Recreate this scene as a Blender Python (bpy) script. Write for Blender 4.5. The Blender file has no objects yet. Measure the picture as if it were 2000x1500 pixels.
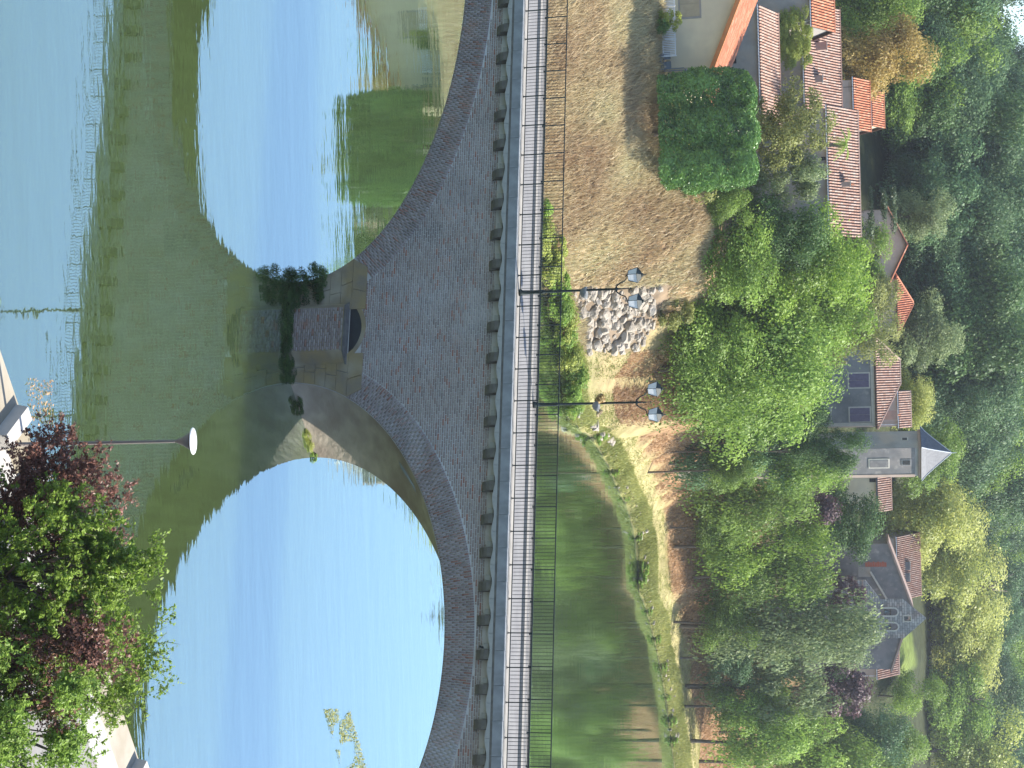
import bpy, math, random
import numpy as np
from mathutils import Vector, Matrix

rng = np.random.default_rng(7)
random.seed(7)
sc = bpy.context.scene
COL = sc.collection

# ------------------------------------------------------------------ camera
FPX = 3200.0                      # focal length in pixels of the 2000 x 1500 photograph
CAMH = 24.5                       # height of the eye above the river
TILT = math.atan(680 / FPX)
ROLL = math.radians(1.5)
CAM = np.array([0.0, 0.0, CAMH])
FW = np.array([0, math.cos(TILT), -math.sin(TILT)])
UP0 = np.array([0, math.sin(TILT), math.cos(TILT)])
RT0 = np.array([1.0, 0, 0])
RU = math.cos(ROLL) * RT0 - math.sin(ROLL) * UP0
UW = math.sin(ROLL) * RT0 + math.cos(ROLL) * UP0
cam_d = bpy.data.cameras.new('camera')
cam_d.sensor_fit = 'HORIZONTAL'
cam_d.sensor_width = 36.0
cam_d.lens = 36.0 * FPX / 2000.0
cam_d.clip_start = 0.5
cam_d.clip_end = 6000
cam = bpy.data.objects.new('camera', cam_d)
COL.objects.link(cam)
# the photograph was taken with the camera turned on its side: picture right is up
cam.matrix_world = Matrix(((UW[0], -RU[0], -FW[0], 0), (UW[1], -RU[1], -FW[1], 0), (UW[2], -RU[2], -FW[2], CAMH), (0, 0, 0, 1)))
sc.camera = cam

# ------------------------------------------------------------------ light
SUN_EL = math.radians(47)
SUN_AZ = math.radians(76)          # from +Y towards +X
SKY_STRENGTH = 0.15
SUN_STRENGTH = 5.0
EXPOSURE = 1.05
w = bpy.data.worlds.new('World'); sc.world = w; w.use_nodes = True
nt = w.node_tree; nt.nodes.clear()
sky = nt.nodes.new('ShaderNodeTexSky'); sky.sky_type = 'NISHITA'; sky.sun_disc = False
sky.sun_elevation = SUN_EL; sky.sun_rotation = SUN_AZ; sky.air_density = 1.0; sky.dust_density = 0.5; sky.ozone_density = 1.1
bg = nt.nodes.new('ShaderNodeBackground'); bg.inputs[1].default_value = SKY_STRENGTH
wo = nt.nodes.new('ShaderNodeOutputWorld')
nt.links.new(sky.outputs[0], bg.inputs[0]); nt.links.new(bg.outputs[0], wo.inputs[0])
sun_d = bpy.data.lights.new('sun', 'SUN'); sun_d.energy = SUN_STRENGTH; sun_d.angle = math.radians(0.5); sun_d.color = (1.0, 0.94, 0.84)
sun = bpy.data.objects.new('sun', sun_d); COL.objects.link(sun)
S = Vector((math.cos(SUN_EL) * math.sin(SUN_AZ), math.cos(SUN_EL) * math.cos(SUN_AZ), math.sin(SUN_EL)))
sun.rotation_euler = S.to_track_quat('Z', 'Y').to_euler(); sun.location = (60, 40, 120)
sc.view_settings.view_transform = 'Standard'; sc.view_settings.look = 'None'
sc.view_settings.exposure = EXPOSURE; sc.view_settings.gamma = 1.0; sc.view_settings.use_curve_mapping = False
sc.cycles.max_bounces = 8; sc.cycles.transparent_max_bounces = 8; sc.cycles.volume_bounces = 0
sc.cycles.caustics_reflective = False; sc.cycles.caustics_refractive = False
sc.cycles.sample_clamp_indirect = 4.0

# ------------------------------------------------------------------ measuring
def ray(u, w):
    return FW + RU * (u - 750) / FPX + UW * (w - 1000) / FPX
def at_y(u, w, y):
    d = ray(u, w); return CAM + d * (y / d[1])
def at_z(u, w, z):
    d = ray(u, w); return CAM + d * ((z - CAMH) / d[2])
def pxm(P):
    return FPX / float((np.asarray(P) - CAM) @ FW)

# ------------------------------------------------------------------ materials
MATS = {}
def mat(name, col, col2=None, scale=2.0, rough=0.85, spec=0.25, bump=0.0, bscale=20.0, detail=6.0, island=None, objrand=None, attr=None, lo=0.35, hi=0.65, coords='Object', stretch=None, col3=None, s3=0.3, metal=0.0, stain=None, courses=None):
    m = bpy.data.materials.new(name); m.use_nodes = True
    N = m.node_tree.nodes; L = m.node_tree.links
    p = N['Principled BSDF']
    p.inputs['Roughness'].default_value = rough
    p.inputs['Specular IOR Level'].default_value = spec
    p.inputs['Metallic'].default_value = metal
    tc = N.new('ShaderNodeTexCoord')
    vec = tc.outputs[coords]
    if stretch:
        mp = N.new('ShaderNodeMapping'); mp.inputs['Scale'].default_value = stretch
        L.new(vec, mp.inputs['Vector']); vec = mp.outputs['Vector']
    out = None
    def mix(fac, a, b, blend='MIX'):
        x = N.new('ShaderNodeMix'); x.data_type = 'RGBA'; x.blend_type = blend
        if isinstance(fac, float): x.inputs[0].default_value = fac
        else: L.new(fac, x.inputs[0])
        for i, v in ((6, a), (7, b)):
            if isinstance(v, tuple): x.inputs[i].default_value = (*v, 1)
            else: L.new(v, x.inputs[i])
        return x.outputs[2]
    def noise(s, d=detail):
        n = N.new('ShaderNodeTexNoise'); n.inputs['Scale'].default_value = s; n.inputs['Detail'].default_value = d
        L.new(vec, n.inputs['Vector']); return n.outputs['Fac']
    def ramp(v, a, b):
        r = N.new('ShaderNodeMapRange'); r.inputs[1].default_value = a; r.inputs[2].default_value = b
        L.new(v, r.inputs[0]); return r.outputs[0]
    c = col
    if col2 is not None:
        c = mix(ramp(noise(scale), lo, hi), col, col2)
    if col3 is not None:
        c = mix(ramp(noise(s3, 3), 0.45, 0.62), c, col3)
    def vary(fac, pal):
        r = N.new('ShaderNodeValToRGB'); r.color_ramp.interpolation = 'LINEAR'
        e = r.color_ramp.elements
        while len(e) < len(pal): e.new(0.5)
        for k, (pos, cc) in enumerate(pal):
            e[k].position = pos; e[k].color = (*cc, 1)
        L.new(fac, r.inputs[0]); return r.outputs[0]
    if island:
        g = N.new('ShaderNodeNewGeometry'); v = vary(g.outputs['Random Per Island'], island)
        c = mix(0.75, c, v) if col2 is not None else v
    if objrand:
        g = N.new('ShaderNodeObjectInfo'); v = vary(g.outputs['Random'], objrand)
        c = mix(0.75, c, v) if col2 is not None else v
    if attr:
        g = N.new('ShaderNodeAttribute'); g.attribute_name = attr
        c = mix(1.0, g.outputs['Color'], c, 'MULTIPLY') if c is not None else g.outputs['Color']
    if courses:
        sx_ = N.new('ShaderNodeSeparateXYZ'); L.new(tc.outputs['Object'], sx_.inputs[0]); cx_ = N.new('ShaderNodeCombineXYZ')
        L.new(sx_.outputs[0], cx_.inputs[0]); L.new(sx_.outputs[2], cx_.inputs[1])
        bt = N.new('ShaderNodeTexBrick'); bt.inputs['Scale'].default_value = 1.0; bt.inputs['Brick Width'].default_value = courses[0]; bt.inputs['Row Height'].default_value = courses[1]
        bt.inputs['Mortar Size'].default_value = courses[2]; bt.inputs['Color1'].default_value = (.62, .62, .62, 1); bt.inputs['Color2'].default_value = (1.25, 1.22, 1.18, 1); bt.inputs['Mortar'].default_value = (.45, .45, .45, 1)
        L.new(cx_.outputs[0], bt.inputs['Vector']); c = mix(1.0, c, bt.outputs['Color'], 'MULTIPLY')
    for (sc_, s_lo, s_hi, s_col) in (stain or []):
        c = mix(ramp(noise(sc_, 4), s_lo, s_hi), c, s_col)
    if isinstance(c, tuple): p.inputs['Base Color'].default_value = (*c, 1)
    else: L.new(c, p.inputs['Base Color'])
    if bump:
        b = N.new('ShaderNodeBump'); b.inputs['Strength'].default_value = 1.0; b.inputs['Distance'].default_value = bump
        L.new(noise(bscale, 5), b.inputs['Height']); L.new(b.outputs['Normal'], p.inputs['Normal'])
    MATS[name] = m
    return m

def leaf_mat(name, c1, c2, trans=0.46, spec=0.35, rough=0.5, gain=1.4):
    c1 = [min(.6, q * gain * 1.1) for q in c1]; c2 = [min(.6, q * gain * 1.75) for q in c2]
    m = bpy.data.materials.new(name); m.use_nodes = True
    N = m.node_tree.nodes; L = m.node_tree.links
    p = N['Principled BSDF']; p.inputs['Roughness'].default_value = rough; p.inputs['Specular IOR Level'].default_value = spec
    a = N.new('ShaderNodeAttribute'); a.attribute_name = 'v'
    r = N.new('ShaderNodeValToRGB'); e = r.color_ramp.elements
    e[0].color = (*[x * 0.7 for x in c1], 1); e[1].color = (*c2, 1)
    x = e.new(0.5); x.color = (*[(i + j) / 2 for i, j in zip(c1, c2)], 1)
    L.new(a.outputs['Fac'], r.inputs[0])
    L.new(r.outputs[0], p.inputs['Base Color'])
    t = N.new('ShaderNodeBsdfTranslucent'); L.new(r.outputs[0], t.inputs['Color'])
    ms = N.new('ShaderNodeMixShader'); ms.inputs[0].default_value = trans
    L.new(p.outputs[0], ms.inputs[1]); L.new(t.outputs[0], ms.inputs[2])
    L.new(ms.outputs[0], N['Material Output'].inputs['Surface'])
    MATS[name] = m
    return m

BRICK = [(0.0, (.28, .22, .19)), (0.3, (.40, .32, .27)), (0.62, (.49, .415, .36)), (0.9, (.34, .275, .24)), (0.93, (.36, .19, .13)), (1.0, (.44, .17, .09))]
mat('mortar', (.60, .57, .52), (.50, .475, .44), 1.2, bump=.006, bscale=25, col3=(.62, .61, .59), s3=.35, stain=[(.4, .56, 1.0, (.22, .22, .21))])
mat('brick', (.27, .215, .20), (.36, .33, .32), 1.1, bump=.004, bscale=40, island=BRICK, stain=[(.22, .50, .80, (.60, .585, .56)), (.5, .54, .85, (.20, .185, .18)), (.9, .58, .85, (.44, .27, .20))])
mat('brick_single', (.27, .215, .20), (.36, .33, .32), 1.1, bump=.004, bscale=40, objrand=BRICK)
mat('ring_brick', (.28, .22, .20), (.36, .33, .31), .9, bump=.004, bscale=40, stain=[(.22, .50, .80, (.60, .585, .56)), (.5, .54, .85, (.20, .185, .18)), (.9, .58, .85, (.44, .27, .20))], island=[(0, (.27, .21, .19)), (.4, (.37, .295, .265)), (.75, (.43, .365, .335)), (.92, (.33, .17, .12)), (1, (.38, .17, .11))])
mat('soffit', (.36, .31, .25), (.48, .42, .34), 1.6, bump=.05, bscale=3, stretch=(1, .35, 1), col3=(.26, .21, .17), s3=.5)
mat('ashlar', (.36, .27, .13), (.26, .22, .16), 1.3, bump=.02, bscale=8, col3=(.42, .36, .25), s3=.6)
mat('cornice', (.36, .37, .37), (.27, .28, .28), 2.0, bump=.006, bscale=30, col3=(.20, .21, .20), s3=.7)
mat('scallop', (.46, .45, .40), (.36, .36, .33), 2.0, bump=.004, bscale=25)
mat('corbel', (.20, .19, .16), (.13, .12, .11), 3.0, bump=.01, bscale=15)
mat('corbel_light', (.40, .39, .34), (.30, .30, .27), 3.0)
mat('footway', (.25, .235, .215), (.21, .20, .185), 1.5, bump=.003, bscale=60)
mat('roadway', (.215, .21, .205), (.18, .175, .175), .9, bump=.004, bscale=80)
mat('kerb', (.31, .29, .26), (.25, .235, .21), 2.0)
mat('iron', (.018, .03, .028), (.012, .02, .02), 5.0, rough=.55, spec=.25)
mat('lantern_glass', (.74, .76, .78), (.68, .70, .73), 3.0, rough=.35, spec=.5)
mat('bowl', (.24, .25, .25), (.18, .19, .19), 4.0)
mat('concrete', (.40, .365, .30), (.34, .30, .24), 1.3, bump=.006, bscale=25, col3=(.29, .25, .18), s3=.4)
mat('concrete_block', (.46, .44, .41), (.40, .385, .36), 1.8, bump=.003, bscale=25)
mat('asphalt_path', (.22, .21, .20), (.28, .27, .26), 2.0)
mat('galvanised', (.21, .18, .165), (.17, .15, .14), 3.0, rough=.45, spec=.5)
mat('white_enamel', (.80, .80, .80), (.74, .74, .74), 4.0, rough=.35, spec=.5)
mat('bark', (.10, .08, .06), (.17, .14, .11), 6.0, bump=.02, bscale=14, stretch=(1, 1, .25))
mat('plaster_cream', (.76, .66, .45), (.68, .58, .40), .8, bump=.003, bscale=30, col3=(.60, .52, .37), s3=.25)
mat('plaster_grey', (.36, .34, .31), (.28, .27, .25), .7, bump=.006, bscale=20, col3=(.42, .35, .28), s3=.3, stain=[(.35, .5, 1.0, (.16, .155, .15)), (1.4, .56, 1.0, (.5, .46, .40))])
mat('plaster_blue', (.27, .265, .26), (.22, .22, .22), .6, bump=.004, bscale=20, col3=(.16, .165, .17), s3=.35, stain=[(.35, .5, 1.0, (.16, .155, .15)), (1.4, .56, 1.0, (.5, .46, .40))])
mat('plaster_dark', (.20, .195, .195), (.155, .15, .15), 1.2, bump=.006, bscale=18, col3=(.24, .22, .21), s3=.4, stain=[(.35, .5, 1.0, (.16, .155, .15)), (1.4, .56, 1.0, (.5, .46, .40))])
mat('plaster_pink', (.52, .40, .33), (.44, .34, .28), .9, bump=.004, bscale=20)
mat('stone_wall', (.44, .43, .41), (.33, .33, .33), 2.6, bump=.04, bscale=5, col3=(.36, .30, .27), s3=.35, courses=(.62, .3, .03))
mat('stone_trim', (.58, .54, .46), (.48, .45, .40), 2.0)
mat('shutter_purple', (.15, .125, .19), (.12, .10, .155), 3.0, rough=.6)
mat('shutter_tan', (.45, .38, .25), (.40, .33, .22), 3.0, rough=.6)
mat('dark_opening', (.03, .03, .035), (.02, .02, .02), 3.0, rough=.3)
mat('glass', (.06, .08, .10), (.04, .05, .07), 2.0, rough=.08, spec=.6)
mat('slate', (.11, .12, .14), (.075, .085, .105), 4.0, rough=.55, spec=.22, bump=.006, bscale=12)
mat('zinc', (.55, .57, .60), (.48, .50, .53), 4.0, rough=.35, spec=.6)
TILE = [(0, (.26, .155, .12)), (.25, (.33, .20, .155)), (.55, (.39, .265, .215)), (.8, (.38, .29, .245)), (1, (.43, .34, .29))]
TILE_RED = [(0, (.36, .13, .07)), (.4, (.48, .18, .10)), (.8, (.54, .24, .14)), (1, (.58, .32, .21))]
mat('tile', (.46, .28, .20), (.36, .24, .19), .7, island=TILE)
mat('tile_red', (.46, .18, .10), (.40, .16, .09), .7, island=TILE_RED)
mat('tile_under', (.11, .06, .045), (.08, .05, .04), 2.0)
mat('verge_orange', (.62, .25, .09), (.54, .21, .08), 2.0)
mat('chimney_render', (.42, .30, .24), (.34, .25, .21), 2.0)
mat('brick_red', (.42, .12, .07), (.34, .10, .06), 3.0)
mat('rock', (.42, .37, .30), (.25, .215, .17), 2.4, bump=.2, bscale=3.0, col3=(.40, .36, .31), s3=.8)
mat('white_paint', (.78, .79, .80), (.70, .72, .74), 3.0)
mat('furniture_grey', (.20, .24, .28), (.16, .19, .22), 3.0)
mat('bronze_bell', (.16, .19, .18), (.12, .14, .13), 5.0, rough=.4, metal=.4)

leaf_mat('leaf_mid', (.058, .10, .02), (.12, .175, .034))
leaf_mat('leaf_light', (.075, .135, .025), (.16, .23, .045))
leaf_mat('leaf_bright', (.075, .13, .018), (.15, .215, .035), trans=.42)
leaf_mat('leaf_dark', (.024, .05, .017), (.055, .095, .028), trans=.28, spec=.2)
leaf_mat('leaf_yellow', (.17, .22, .04), (.30, .345, .08), trans=.5)
leaf_mat('leaf_lime', (.11, .16, .03), (.23, .27, .06), trans=.4)
leaf_mat('leaf_olive', (.085, .10, .03), (.16, .17, .055))
leaf_mat('leaf_grey', (.07, .10, .04), (.15, .185, .085))
leaf_mat('leaf_laurel', (.018, .045, .010), (.065, .12, .026), trans=.2, spec=.5, rough=.40, gain=1.8)
leaf_mat('leaf_purple', (.05, .03, .035), (.11, .065, .07), trans=.22, gain=1.1)
leaf_mat('leaf_plum', (.045, .018, .016), (.15, .075, .055), trans=.35, spec=.35, rough=.4)
leaf_mat('leaf_rust', (.14, .085, .022), (.30, .19, .06))
leaf_mat('leaf_near', (.055, .095, .014), (.14, .20, .03), trans=.42, spec=.3, rough=.45, gain=1.35)
leaf_mat('leaf_needle', (.018, .034, .014), (.045, .065, .024), trans=.15)
leaf_mat('leaf_blue', (.034, .068, .032), (.07, .12, .05), trans=.28, spec=.18)
leaf_mat('leaf_wood', (.032, .062, .03), (.065, .105, .045), trans=.3, spec=.15)
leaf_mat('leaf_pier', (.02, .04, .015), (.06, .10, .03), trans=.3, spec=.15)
leaf_mat('grass_dry', (.40, .25, .145), (.43, .295, .18), trans=.3, gain=1.1)
leaf_mat('grass_straw', (.33, .20, .11), (.34, .225, .13), trans=.3, gain=1.05)
leaf_mat('grass_green', (.08, .14, .02), (.24, .30, .06), trans=.35)
leaf_mat('grass_bank', (.20, .23, .05), (.26, .26, .10), trans=.3, gain=1.1)
leaf_mat('weed_mat', (.17, .19, .05), (.27, .27, .10), trans=.3, gain=1.1)
leaf_mat('dry_flower', (.20, .09, .03), (.36, .20, .08), trans=.2)

# ------------------------------------------------------------------ object helpers
WLOC = {}
def link(o):
    COL.objects.link(o); return o
def tag(o, label=None, cat=None, group=None, kind=None):
    if label: o['label'] = label
    if cat: o['category'] = cat
    if group: o['group'] = group
    if kind: o['kind'] = kind
    return o
def thing(name, label, cat, loc, rotz=0.0, group=None):
    o = bpy.data.objects.new(name, None); o.empty_display_size = .3
    o.location = loc; o.rotation_euler = (0, 0, rotz); link(o)
    WLOC[o.name] = Vector(loc)
    return tag(o, label, cat, group)
def mesh_from(name, v, f, m=None, smooth=False, attr=None):
    me = bpy.data.meshes.new(name)
    v = np.asarray(v, dtype=np.float32)
    if isinstance(f, np.ndarray) and f.ndim == 2:
        nf, k = f.shape
        me.vertices.add(len(v)); me.vertices.foreach_set('co', v.ravel())
        me.loops.add(nf * k); me.loops.foreach_set('vertex_index', f.ravel().astype(np.int32))
        me.polygons.add(nf); me.polygons.foreach_set('loop_start', np.arange(0, nf * k, k, dtype=np.int32))
        me.update(calc_edges=True)
    else:
        me.from_pydata(v.tolist(), [], [list(map(int, q)) for q in f]); me.update()
    if m: me.materials.append(MATS[m])
    if smooth:
        me.polygons.foreach_set('use_smooth', np.ones(len(me.polygons), dtype=bool))
    if attr is not None:
        a = me.attributes.new('v', 'FLOAT', 'FACE'); a.data.foreach_set('value', np.asarray(attr, dtype=np.float32))
    return me
def put(name, me, parent=None, loc=(0, 0, 0), rot=(0, 0, 0), scale=(1, 1, 1), m=None):
    o = bpy.data.objects.new(name, me); link(o)
    o.location = loc; o.rotation_euler = rot; o.scale = scale
    if parent is not None: o.parent = parent
    if m:
        o.material_slots[0].link = 'OBJECT'; o.material_slots[0].material = MATS[m]
    return o

class MB:
    """collects shapes in one frame and links them as one mesh object"""
    def __init__(s): s.v = []; s.f = []
    def add(s, v, f):
        b = len(s.v); s.v += [tuple(map(float, p)) for p in v]; s.f += [[i + b for i in q] for q in f]; return s
    def box(s, x0, x1, y0, y1, z0, z1):
        return s.add([(x0, y0, z0), (x1, y0, z0), (x1, y1, z0), (x0, y1, z0), (x0, y0, z1), (x1, y0, z1), (x1, y1, z1), (x0, y1, z1)],
                     [(0, 3, 2, 1), (4, 5, 6, 7), (0, 1, 5, 4), (1, 2, 6, 5), (2, 3, 7, 6), (3, 0, 4, 7)])
    def prism_y(s, poly, y0, y1):          # polygon in x,z pushed along y
        n = len(poly); v = [(x, y0, z) for x, z in poly] + [(x, y1, z) for x, z in poly]
        f = [list(range(n)), list(range(2 * n - 1, n - 1, -1))] + [[i, i + n, (i + 1) % n + n, (i + 1) % n] for i in range(n)]
        return s.add(v, f)
    def prism_x(s, poly, x0, x1):          # polygon in y,z pushed along x
        n = len(poly); v = [(x0, y, z) for y, z in poly] + [(x1, y, z) for y, z in poly]
        f = [list(range(n)), list(range(2 * n - 1, n - 1, -1))] + [[i, i + n, (i + 1) % n + n, (i + 1) % n] for i in range(n)]
        return s.add(v, f)
    def prism_z(s, poly, z0, z1):
        n = len(poly); v = [(x, y, z0) for x, y in poly] + [(x, y, z1) for x, y in poly]
        f = [list(range(n - 1, -1, -1)), list(range(n, 2 * n))] + [[i, (i + 1) % n, (i + 1) % n + n, i + n] for i in range(n)]
        return s.add(v, f)
    def lathe(s, prof, c=(0, 0, 0), n=14):
        v = []; f = []
        for r, z in prof:
            for k in range(n):
                a = 2 * math.pi * k / n; v.append((c[0] + r * math.cos(a), c[1] + r * math.sin(a), c[2] + z))
        for i in range(len(prof) - 1):
            for k in range(n):
                f.append((i * n + k, i * n + (k + 1) % n, (i + 1) * n + (k + 1) % n, (i + 1) * n + k))
        f.append(list(range(n - 1, -1, -1))); f.append([(len(prof) - 1) * n + k for k in range(n)])
        return s.add(v, f)
    def tube(s, pts, rad, n=6):
        pts = [Vector(p) for p in pts]; rad = rad if hasattr(rad, '__len__') else [rad] * len(pts)
        v = []; f = []
        for i, p in enumerate(pts):
            d = (pts[min(i + 1, len(pts) - 1)] - pts[max(i - 1, 0)]).normalized()
            a = d.cross(Vector((0, 0, 1)) if abs(d.z) < .9 else Vector((1, 0, 0))).normalized(); b = d.cross(a)
            for k in range(n):
                t = 2 * math.pi * k / n; v.append(p + (a * math.cos(t) + b * math.sin(t)) * rad[i])
        for i in range(len(pts) - 1):
            for k in range(n):
                f.append((i * n + k, i * n + (k + 1) % n, (i + 1) * n + (k + 1) % n, (i + 1) * n + k))
        f.append(list(range(n - 1, -1, -1))); f.append([(len(pts) - 1) * n + k for k in range(n)])
        return s.add(v, f)
    def mesh(s, name, m, smooth=False):
        me = mesh_from(name, s.v, s.f, m, smooth); 
        import bmesh as _b
        bm = _b.new(); bm.from_mesh(me); _b.ops.recalc_face_normals(bm, faces=bm.faces); bm.to_mesh(me); bm.free()
        return me
    def build(s, name, m, parent=None, smooth=False, loc=(0, 0, 0), rot=(0, 0, 0)):
        return put(name, s.mesh(name, m, smooth), parent, loc, rot)

def copy_of(o, parent=None, loc=None, rot=None):
    c = o.copy(); link(c)
    if parent is not None: c.parent = parent
    if loc is not None: c.location = loc
    if rot is not None: c.rotation_euler = rot
    for k in ('label', 'category', 'group'):
        pass
    return c

# ------------------------------------------------------------------ terrain
SHORE = np.array([(-75, 10), (-55, 35), (-43, 60), (-37, 80), (-31, 97), (-25.2, 107.5), (-16.5, 114), (-11.4, 121.5), (-7.6, 127), (-4.2, 132), (1.5, 135.2), (3.4, 138),
                  (4.7, 148.4), (8.4, 160.2), (10.9, 165.4), (13.2, 172.0), (17.0, 177.8), (20.8, 179.1), (22.7, 178.6), (25.3, 184.3), (31.3, 193.0), (37.5, 199.9),
                  (43.5, 204.6), (49.6, 208.9), (70, 222), (120, 250), (400, 380)])
def shore_y(q):
    """distance y at which the line x = q*y meets the far shore"""
    qs = SHORE[5:24, 0] / SHORE[5:24, 1]; o = np.argsort(qs)
    return np.interp(q, qs[o], SHORE[5:24, 1][o])
DG = np.array([0, 2, 4, 6, 9, 12, 15, 18, 21, 24, 28, 32, 36, 40, 46, 52, 60, 70, 80, 95, 115, 140, 180, 220, 260, 300, 380, 500])
TERR = {
    0: [(0, 0), (25, 9.5), (30, 9.7), (43, 11), (63, 15), (93, 19.5), (153, 33), (223, 50), (300, 58), (500, 60)],
    300: [(0, 0), (21, 10.2), (26, 10.4), (36, 12), (46, 17), (86, 23), (146, 38), (216, 60), (306, 92), (500, 125)],
    450: [(0, 0), (19, 12.2), (25, 12.5), (40, 17), (80, 24), (140, 38), (220, 64), (300, 96), (500, 130)],
    560: [(0, 0), (6, 1.3), (15, 11), (22, 11.5), (40, 17), (75, 24), (140, 39), (220, 67), (300, 100), (500, 135)],
    640: [(0, 0), (5, 1.6), (12, 6.5), (16, 7.4), (35, 15), (70, 24), (140, 41), (220, 69), (300, 102), (500, 135)],
    750: [(0, 0), (3, 1.2), (12, 2.5), (21, 4), (24, 6), (35, 12), (50, 18), (75, 24), (140, 42), (220, 70), (300, 104), (500, 135)],
    900: [(0, 0), (2, 1.2), (6, 2), (12, 3), (17, 5.7), (25, 12), (37, 18), (60, 25), (120, 37), (200, 55), (290, 75), (500, 100)],
    1100: [(0, 0), (3, 1.6), (11, 1.9), (17, 4.6), (30, 13), (44, 21), (62, 28), (80, 31), (120, 35), (170, 42), (250, 60), (500, 90)],
    1300: [(0, 0), (5, 1.7), (11, 2), (15, 4.3), (24, 12), (32, 20), (48, 29.6), (66, 32), (105, 35), (155, 42), (235, 60), (500, 90)],
    1500: [(0, 0), (6, 2), (12, 2.2), (17, 4.3), (30, 12), (40, 20), (55, 29), (70, 32), (95, 35), (145, 42), (225, 60), (500, 90)],
}
TU = np.array(sorted(TERR)); TZ = np.array([np.interp(DG, *np.array(TERR[u]).T) for u in TU])
TQ = (TU - 750) / (FPX * 1.022)
def vnoise(x, y, s, seed=0):
    x = np.asarray(x, float) / s + seed * 17.3; y = np.asarray(y, float) / s + seed * 9.1
    xi = np.floor(x).astype(int); yi = np.floor(y).astype(int); fx = x - xi; fy = y - yi
    fx = fx * fx * (3 - 2 * fx); fy = fy * fy * (3 - 2 * fy)
    def hh(a, b):
        n = np.sin(a * 127.1 + b * 311.7 + seed * 74.7) * 43758.5453; return n - np.floor(n)
    return (hh(xi, yi) * (1 - fx) * (1 - fy) + hh(xi + 1, yi) * fx * (1 - fy) + hh(xi, yi + 1) * (1 - fx) * fy + hh(xi + 1, yi + 1) * fx * fy) - .5
def terrain(x, y, rough=True):
    x = np.atleast_1d(np.asarray(x, float)); y = np.atleast_1d(np.asarray(y, float))
    yy = np.maximum(y, 1.0); q = np.clip(x / yy, -.36, .36); ys = shore_y(q)
    # left of the picture the shore runs on towards the bridge
    d = yy - ys
    left = x < -25
    sx = np.interp(yy, SHORE[:6, 1][np.argsort(SHORE[:6, 1])], SHORE[:6, 0][np.argsort(SHORE[:6, 1])])
    d = np.where(left & (yy < 112), (sx - x) * 1.1, d)
    dd = np.clip(d, 0, 499)
    i = np.clip(np.searchsorted(TQ, q) - 1, 0, len(TQ) - 2)
    f = np.clip((q - TQ[i]) / (TQ[i + 1] - TQ[i]), 0, 1)
    j = np.clip(np.searchsorted(DG, dd, 'right') - 1, 0, len(DG) - 2)
    g = (dd - DG[j]) / (DG[j + 1] - DG[j])
    z = (TZ[i, j] * (1 - f) + TZ[i + 1, j] * f) * (1 - g) + (TZ[i, j + 1] * (1 - f) + TZ[i + 1, j + 1] * f) * g
    cap = np.where(q < -.19, 12.5 + .083 * np.minimum(yy, 320), np.interp(q, [-.19, -.15, .3], [10.5, 11.5, 12.5]) + np.interp(q, [-.19, -.15, .3], [.083, .1016, .097]) * np.minimum(yy, 410))
    z = np.minimum(z, cap)
    if rough:
        z = z + vnoise(x, y, 6.0, 1) * np.clip(dd / 10, 0, .7) + vnoise(x, y, 2.2, 2) * np.clip(dd / 10, 0, .35)
    z = np.where(d < 0, np.maximum(-2.2, d * .5), z)
    # near bank under the viewpoint
    e = (x * .524 - y * .852) - (-1.3 * .524 - 41.5 * .852)      # behind the quay edge
    zn = np.interp(e, [-1, 0, 1.0, 16, 22, 36, 60], [-2.2, -2.2, .9, .9, 2, 20, 22])
    z = np.where((y < 62) & (e > -1) & (x < 60), np.maximum(z if np.isscalar(z) else np.where(d > 0, z, -2.2), zn), z)
    return z
def ground(x, y): return float(terrain([x], [y])[0])

def axis(a, b, step, outer):
    return np.array(sorted([-o for o in outer if -o < a] + list(np.arange(a, b + .01, step)) + [o for o in outer if o > b]), float)
gx = axis(-110, 130, 1.5, [160, 200, 260, 340, 460, 700, 1200, 2500]); gy = np.array([-2500, -1200, -500, -200, -80, -30, 0, 10, 18] + list(np.arange(24, 60, 3)) + list(np.arange(60, 104, 2.5)) + list(np.arange(104, 235, 1.0)) + list(np.arange(235, 420, 4)) + [440, 470, 510, 570, 650, 800, 1200, 2500], float)
X, Y = np.meshgrid(gx, gy)
Z = terrain(X.ravel(), Y.ravel())
nx, ny = len(gx), len(gy)
idx = np.arange(nx * ny).reshape(ny, nx)
F4 = np.stack([idx[:-1, :-1].ravel(), idx[:-1, 1:].ravel(), idx[1:, 1:].ravel(), idx[1:, :-1].ravel()], 1)
tv = np.stack([X.ravel(), Y.ravel(), Z], 1)
tme = mesh_from('ground', tv, F4, None, True)
# real ground colours by zone: dry slope, path, brown bank, lawn, wood floor
def shore_d(x, y): 
    q = np.clip(x / np.maximum(y, 1), -.36, .36); return y - shore_y(q)
def ucol(x, y): return 750 + FPX * 1.022 * x / np.maximum(y, 1)
def sstep(a, b, x): 
    t = np.clip((x - a) / (b - a), 0, 1); return t * t * (3 - 2 * t)
xs, ys_ = tv[:, 0], tv[:, 1]; dsh = shore_d(xs, ys_); uu = ucol(xs, ys_); nz = vnoise(xs, ys_, 5, 5); n2 = vnoise(xs, ys_, 1.7, 6)
c = np.tile(np.array([.055, .065, .03]), (len(xs), 1))
def lay(col, m):
    global c
    m = np.clip(m, 0, 1)[:, None]; c = c * (1 - m) + np.array(col) * m
lay((.38, .28, .16), (uu < 700) * sstep(0, 3, dsh) * (1 - sstep(24, 34, dsh)))
lay((.42, .29, .17), (uu < 700) * sstep(0, 3, dsh) * (1 - sstep(22, 30, dsh)) * sstep(0, .25, nz))
lay((.16, .17, .05), (uu < 330) * sstep(20, 24, dsh) * (1 - sstep(30, 36, dsh)))
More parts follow.
